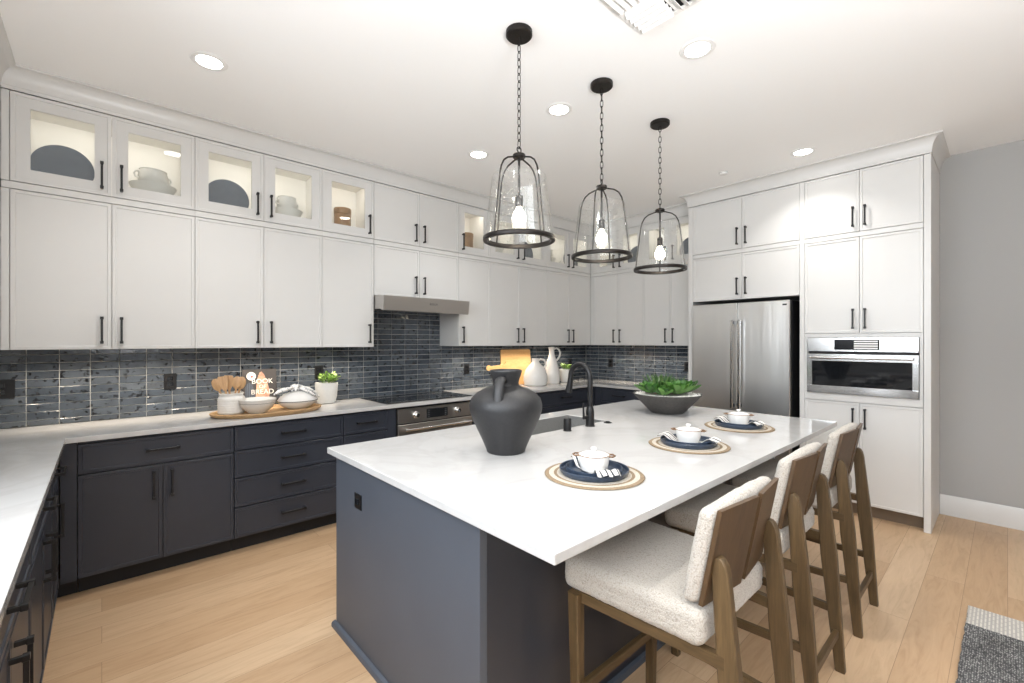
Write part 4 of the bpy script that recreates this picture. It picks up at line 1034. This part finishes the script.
# ------------------------------------------------------------------ worktop things, left
tray_z = CT + .0003
m = MB(); 
m.lathe([(0, 0), (.92, 0), (.97, .010), (1.0, .026), (.985, .030), (.955, .026), (.93, .013), (0, .011)], 72, None, .378, .232)
tag(m.build('serving_tray', M['tray'], None, (.928, 3.724, tray_z)), 'long oval wooden tray with raised rim on the left worktop', 'tray')
tz = tray_z + .0116
r = thing('utensil_crock', 'ribbed white ceramic crock holding wooden spoons at the left end of the tray', 'crock', (.698, 3.795, tz))
cp = [(0, 0), (.078, 0), (.083, .004)]
for k in range(12): z = .008 + .0085 * k; cp += [(.0855 + .0015 * (k % 2), z), (.0855 + .0015 * ((k + 1) % 2), z + .004)]
cp += [(.086, .112), (.080, .122), (.074, .128), (.074, .140), (.079, .146), (.077, .150), (.071, .149), (.068, .14), (.068, .02), (0, .018)]
MB().lathe(cp, 44).build('jar', M['ceramic_mat'], r)
SP = [(-.045, .010, -.34, .06, 'round', 'leftmost wooden spoon leaning out of the white crock'), (-.028, -.020, -.20, -.04, 'flat', 'wooden spatula second from the left in the white crock'),
      (.000, .020, -.06, .05, 'flat', 'wide wooden turner in the middle of the white crock'), (.020, -.015, .10, -.03, 'round', 'wooden spoon right of the middle in the white crock'),
      (.044, .008, .22, .05, 'round', 'rightmost wooden spoon in the white crock')]
for (x, y, tx, ty, kd, lb) in SP:
    m = MB(); m.tube([(0, 0, .0), (0, 0, .09), (0, 0, .165)], [.0055, .006, .0075], 10)
    if kd == 'round':
        vs = []; m.lathe([(0, -.047), (.014, -.042), (.027, -.022), (.031, .004), (.026, .030), (.012, .045), (0, .048)], 24, T(0, 0, .200) , 1.0, .28)
    else:
        m.prism([(-.008, .15), (-.022, .172), (-.030, .205), (-.031, .250), (-.024, .256), (.024, .252), (.031, .246), (.029, .205), (.020, .172), (.008, .15)], -.004, .004, 'Y')
    o = m.build('wooden_spoon' if kd == 'round' else 'wooden_spatula', M['utensil'], None, (.698 + x * .45, 3.795 + y, tz + .022), (ty, tx, math.radians(-20)))
    tag(o, lb, 'utensil', 'wooden utensils in the crock')
# cookbook leaning on the tiles
bk = thing('cookbook', 'dark covered bread cookbook standing behind the white bowl', 'book', (.945, 4.052, CT + .006), math.radians(-4))
bk.rotation_euler = (math.radians(-9), 0, math.radians(-4))
BW, BH, BT = .245, .305, .024
o = MB().box(-BW / 2, BW / 2, -.0135, -.0105, 0, BH, .001).box(-BW / 2, BW / 2, .0105, .0135, 0, BH, .001).box(-BW / 2, -BW / 2 + .003, -.0105, .0105, 0, BH).build('cover', M['cover'], bk)
MB().box(-BW / 2 + .003, BW / 2 - .004, -.0104, .0104, .004, BH - .004).build('pages', M['paper'], bk, smooth=0)
fy = -.0138
art = MB().prism([(-.115, .03), (-.100, .17), (-.080, .20), (-.055, .19), (-.035, .10), (-.030, .02)], fy - .0004, fy, 'Y').build('cover_cloth_print', M['apron'], bk)
MB().lathe([(0, 0), (.033, 0), (.033, .0005), (0, .0005)], 30, T(-.060, fy, .250) @ R(PI / 2, 'X')).build('cover_plate_print', M['letter_white'], bk)
MB().lathe([(0, 0), (.009, 0), (.009, .0005), (0, .0005)], 20, T(-.056, fy - .0006, .246) @ R(PI / 2, 'X')).build('cover_berry_print', M['red'], bk)
MB().prism([(-.035, .02), (-.030, .12), (-.020, .22), (.000, .278), (.015, .285), (.033, .26), (.055, .19), (.070, .13), (.060, .02)], fy - .0004, fy, 'Y').build('cover_loaf_print', M['loaf'], bk)
for t_, z_, s_ in (('BOOK', .205, .054), ('OF', .163, .040), ('BREAD', .120, .054)):
    text('title_line', t_, s_, M['letter_white'], bk, (.018, fy - .0010, z_), (PI / 2, 0, 0), .0004)
# bowl and tureen on the tray
r = thing('mixing_bowl', 'round white ceramic bowl in the middle of the wooden tray', 'bowl', (.845, 3.700, tz))
MB().lathe([(0, 0), (.052, 0), (.058, .004), (.062, .008), (.096, .036), (.116, .072), (.122, .096), (.1235, .101), (.119, .103), (.115, .098), (.106, .070), (.086, .036), (.045, .014), (0, .012)], 56).build('bowl', M['ceramic_mat'], r)
MB().lathe([(.1168, .0740), (.1180, .0750), (.1175, .0765)], 56).build('stripe', M['bowl_grey'], r)
r = thing('tureen', 'white lidded oval tureen at the right end of the tray', 'tureen', (1.138, 3.745, tz))
MB().lathe([(0, 0), (.07, 0), (.08, .005), (.120, .028), (.143, .052), (.146, .058), (.140, .059), (.115, .034), (0, .02)], 52, None, 1, .78).build('dish', M['ceramic'], r)
MB().lathe([(.146, .0588), (.148, .0610), (.146, .0635), (.142, .0612)], 52, None, 1, .78, True).build('rim_line', M['bowl_grey'], r)
MB().lathe([(.145, .0640), (.144, .067), (.130, .092), (.100, .116), (.060, .130), (.02, .136), (0, .136), ], 52, None, 1, .78).build('lid', M['ceramic'], r)
# towel: gathered striped cloth lying over the lid
m = MB()
def cloth_strip(path, widths, twist=0.0, nw=8, th=.0035):
    P = [Vector(p) for p in path]; n = len(P); vs = []
    for lay in (0, 1):
        for i in range(n):
            t = (P[min(i + 1, n - 1)] - P[max(i - 1, 0)]).normalized(); sd = t.cross(Vector((0, 0, 1))).normalized()
            for j in range(nw + 1):
                q = j / nw - .5
                vs.append(tuple(P[i] + sd * q * widths[i] + Vector((0, 0, .008 * math.sin(q * 11 + i * .6) * (1 if widths[i] > .03 else .4) - th * lay))))
    W_ = nw + 1; off = n * W_; fs = []
    for i in range(n - 1):
        for j in range(nw):
            q = i * W_ + j; fs += [(q, q + 1, q + 1 + W_, q + W_), (off + q, off + q + W_, off + q + W_ + 1, off + q + 1)]
        for j0 in (0, nw): q = i * W_ + j0; fs.append((q, q + W_, off + q + W_, off + q))
    for i0 in (0, n - 1):
        for j in range(nw): q = i0 * W_ + j; fs.append((q, q + 1, off + q + 1, off + q))
    m.add(vs, fs)
cloth_strip([(-.185, -.02, .118), (-.150, -.025, .140), (-.105, -.02, .150), (-.06, -.01, .158), (-.01, 0, .150)], [.012, .050, .070, .060, .030])
cloth_strip([(-.05, -.03, .142), (-.03, -.01, .168), (.0, .01, .175), (.03, .02, .165), (.05, .02, .148)], [.05, .06, .05, .05, .04])
cloth_strip([(-.01, 0, .150), (.04, -.005, .158), (.09, -.015, .142), (.130, -.03, .110), (.152, -.04, .075)], [.03, .06, .085, .09, .08])
cloth_strip([(.0, .0, .152), (.03, -.04, .145), (.07, -.07, .118), (.11, -.085, .088)], [.03, .05, .06, .045])
tag(m.build('tea_towel', M['towel'], None, (1.138, 3.745, tz + .006), (0, 0, .1), 60), 'white striped tea towel knotted over the tureen lid', 'towel')
def potted(loc, R_, h_, label, leafs, mat, seed, spread, ln):
    r = thing('potted_plant', label, 'potted plant', loc)
    MB().lathe([(0, 0), (R_ * .70, 0), (R_ * .80, .006), (R_ * .93, h_ * .35), (R_, h_ * .8), (R_, h_), (R_ - .006, h_), (R_ - .008, h_ * .88), (0, h_ * .86)], 44).build('pot', M['ceramic_mat'], r)
    MB().lathe([(R_ - .009, h_ * .875), (R_ * .5, h_ * .905), (0, h_ * .91)], 32).build('soil', M['soil'], r)
    q = random.Random(seed); m = MB()
    for k in range(leafs):
        a = q.uniform(0, 2 * PI); rr_ = R_ * .6 * math.sqrt(q.random()); lean = q.uniform(.15, spread)
        bx = T(rr_ * math.cos(a), rr_ * math.sin(a), h_ * .9)
        hgt = ln * q.uniform(.45, .9)
        base = bx @ R(a, 'Z') @ R(lean, 'Y')
        m.tube([(0, 0, 0), (0, 0, hgt)], .0022, 5, mat=base)
        for j in range(5): leaf_geo(m, ln * q.uniform(.32, .5), ln * .22, .2, base @ T(0, 0, hgt * (.45 + .13 * j)) @ R(j * 2.1 + a, 'Z') @ R(-.5, 'Y'), .002, 4)
    m.build('foliage', mat, r); return r
potted((1.446, 3.985, CT + .0003), .093, .178, 'bushy green plant in a white pot left of the cooktop', 16, M['leaf3'], 5, .55, .105)
# worktop things, right
def board(name, poly, t, loc, rx, label, rz=0):
    m = MB().prism(poly, 0, t, 'Y'); o = m.build(name, M['board'], None, loc, (rx, 0, rz), 30)
    bvm = o.modifiers.new('edge', 'BEVEL'); bvm.width = .003; bvm.segments = 2; bvm.limit_method = 'ANGLE'
    return tag(o, label, 'cutting board')
def rrect(x0, x1, z0, z1, q, n=6):
    out = []
    for cx, cz, a0 in ((x1 - q, z1 - q, 0), (x0 + q, z1 - q, PI / 2), (x0 + q, z0 + q, PI), (x1 - q, z0 + q, 1.5 * PI)):
        out += [(cx + q * math.cos(a0 + PI / 2 * k / n), cz + q * math.sin(a0 + PI / 2 * k / n)) for k in range(n + 1)]
    return out
board('cutting_board', rrect(-.25, .25, 0, .435, .025), .018, (3.81, 4.082, CT + .003), -.07, 'large rectangular maple cutting board leaning on the tiles behind the jugs')
pad = rrect(-.19, .19, 0, .305, .03)
hn = [(-.19, .185), (-.225, .205), (-.42, .203)] + [(-.455 + .034 * math.cos(a), .221 + .034 * math.sin(a)) for a in [-.6 - k * (2 * PI - 1.2) / 12 for k in range(13)]] + [(-.42, .239), (-.30, .252), (-.225, .262), (-.19, .268)]
i_left = [i for i, p in enumerate(pad) if p[0] <= -.1799]
ins = max(i_left[:len(i_left)]) if i_left else 0
# walk: right-top, left-top, left-bottom, right-bottom; insert the handle after the last left-top point
pad2 = pad[:14] + list(reversed(hn)) + pad[14:]
board('cutting_board', pad2, .014, (3.805, 4.062, CT + .002), -.07, 'smaller maple paddle board with a handle to the left, in front of the large board')
def jug(loc, prof, label, hpath, rz):
    r = thing('jug', label, 'jug', loc, rz); MB().lathe(prof, 48).build('body', M['ceramic'], r)
    MB().tube(hpath, .0115, 12, flat=1.3).build('handle', M['ceramic_mat'], r)
ja = math.radians(-42)
jug((3.925, 3.885, CT + .0003), [(0, 0), (.125, 0), (.136, .006), (.148, .06), (.146, .12), (.125, .185), (.090, .235), (.058, .265), (.046, .285), (.043, .31), (.047, .325), (.043, .326), (.036, .31), (.036, .28), (0, .27)],
    'squat round white ceramic jug beside the cutting boards', [(.038, 0, .305), (.062, 0, .318), (.098, 0, .312), (.122, 0, .285), (.128, 0, .248), (.108, 0, .215)], ja)
jug((4.245, 3.910, CT + .0003), [(0, 0), (.088, 0), (.096, .006), (.104, .05), (.102, .12), (.088, .20), (.066, .275), (.046, .335), (.036, .375), (.034, .42), (.040, .455), (.043, .462), (.037, .463), (.028, .43), (.028, .36), (0, .35)],
    'tall slender white ceramic jug behind the squat jug', [(.033, 0, .440), (.060, 0, .450), (.094, 0, .430), (.108, 0, .390), (.100, 0, .345), (.070, 0, .300), (.056, 0, .290)], ja)
potted((4.545, 3.925, CT + .0003), .090, .168, 'small green plant in a white pot near the inside corner behind the faucet', 12, M['leaf3'], 9, .5, .095)

# ------------------------------------------------------------------ things inside the glass cabinets
FLOOR_T = Z1 + .0185
GP = 'dishes behind the glass cabinet doors'
def standing_plate(x, y, rz, R_, label, mat='plate_grey'):
    r = thing('display_plate', label, 'plate', (x, y, FLOOR_T + R_ + .003), rz, GP)
    MB().lathe([(0, 0), (R_ * .6, 0), (R_ * .64, .001), (R_, .016), (R_ - .001, .0185), (R_ - .005, .018), (R_ * .62, .006), (0, .005)], 56, R(PI / 2 - .12, 'X')).build('dish', M[mat], r)
    m = MB()
    for s in (-1, 1): m.tube([(s * .05, .055, -R_ - .001), (s * .05, .012 , -R_ + .02), (s * .05, .030, -R_ * .3)], .003, 6)
    m.build('stand', M['black'], r)
def bowl_stack(x, y, rz, label, k=1.0):
    r = thing('display_bowl', label + ', lower one', 'bowl', (x, y, FLOOR_T + .0004), rz, GP)
    MB().lathe([(0, 0), (.05 * k, 0), (.056 * k, .004), (.085 * k, .05), (.128 * k, .132), (.131 * k, .138), (.124 * k, .137), (.08 * k, .055), (.05 * k, .012), (0, .01)], 40).build('bowl', M['ceramic_mat'], r)
    r = thing('display_bowl', label + ', upper one with lugs', 'bowl', (x, y, FLOOR_T + .1395), rz, GP)
    MB().lathe([(0, 0), (.06 * k, 0), (.066 * k, .004), (.083 * k, .030), (.085 * k, .05), (.078 * k, .085), (.074 * k, .098), (.077 * k, .104), (.071 * k, .104), (.07 * k, .09), (.075 * k, .04), (0, .012)], 40).build('bowl', M['ceramic_mat'], r)
    m = MB()
    for s in (0, PI): m.tube([((.082 * k + q) * math.cos(s), (.082 * k + q) * math.sin(s), z) for q, z in ((-.003, .075), (.016, .080), (.026, .062), (.018, .040), (.002, .038))], .006, 8)
    m.build('lug', M['ceramic_mat'], r)
def canister(x, y, label):
    r = thing('wooden_canister', label, 'canister', (x, y, FLOOR_T + .0004), 0, GP)
    MB().lathe([(0, 0), (.068, 0), (.070, .003), (.070, .19), (.068, .193), (0, .193)], 36).build('body', M['canister'], r)
    MB().lathe([(0, .1935), (.0715, .1935), (.073, .197), (.073, .235), (.070, .243), (.05, .247), (0, .248)], 36).build('lid', M['canister'], r)
standing_plate(-.178, 3.965, 0, .145, 'dark blue plate standing in the glass cabinet at the far left')
standing_plate(.700, 3.965, 0, .145, 'dark blue plate standing in the second glass cabinet from the left')
bowl_stack(.262, 3.955, .3, 'white bowl in the first glass cabinet beside its dark plate')
bowl_stack(1.118, 3.955, .3, 'white bowl in the second glass cabinet beside its dark plate', .9)
canister(1.575, 3.955, 'brown wooden canister in the single glass cabinet left of the hood')
canister(2.935, 3.955, 'brown wooden canister in the single glass cabinet right of the hood')
bowl_stack(3.33, 3.955, .3, 'white bowl seen behind the largest pendant', .85)
standing_plate(3.80, 3.965, 0, .145, 'dark plate standing in the glass cabinet behind the largest pendant')
bowl_stack(4.23, 3.955, .3, 'white bowl in the inside corner glass cabinet', .75)
standing_plate(4.66, 3.965, 0, .145, 'dark plate standing in the inside corner glass cabinet')
bowl_stack(5.045, 3.53, .3, 'grey white bowl on the refrigerator wall behind the middle pendant', .8)
standing_plate(5.060, 3.17, RZ, .145, 'dark plate standing between the middle and far pendants')
bowl_stack(5.045, 2.80, .3, 'white bowl seen through the smallest pendant', .75)
standing_plate(5.060, 2.46, RZ, .145, 'dark plate standing right of the smallest pendant, beside the refrigerator cabinets')

# ------------------------------------------------------------------ rug
r = thing('area_rug', 'woven charcoal rug with a cream end band at the lower right corner', 'rug', (0, 0, 0))
def rug_geo(x0, x1, y0, y1, seed, fx):
    q = random.Random(seed); n = 60
    m = MB()
    le = [(x0 + (x1 - x0) * k / n, y1 + q.uniform(-.003, .003)) for k in range(n + 1)]
    poly = [(x0, y0), (x1, y0)] + list(reversed(le)); m.prism(poly, .0006, .010); return m
rug_geo(1.4, 3.272, -1.9, .146, 1, 0).build('weave', M['rug'], r)
rug_geo(3.272, 3.497, -1.9, .143, 2, 0).build('end_band', M['rug_end'], r)
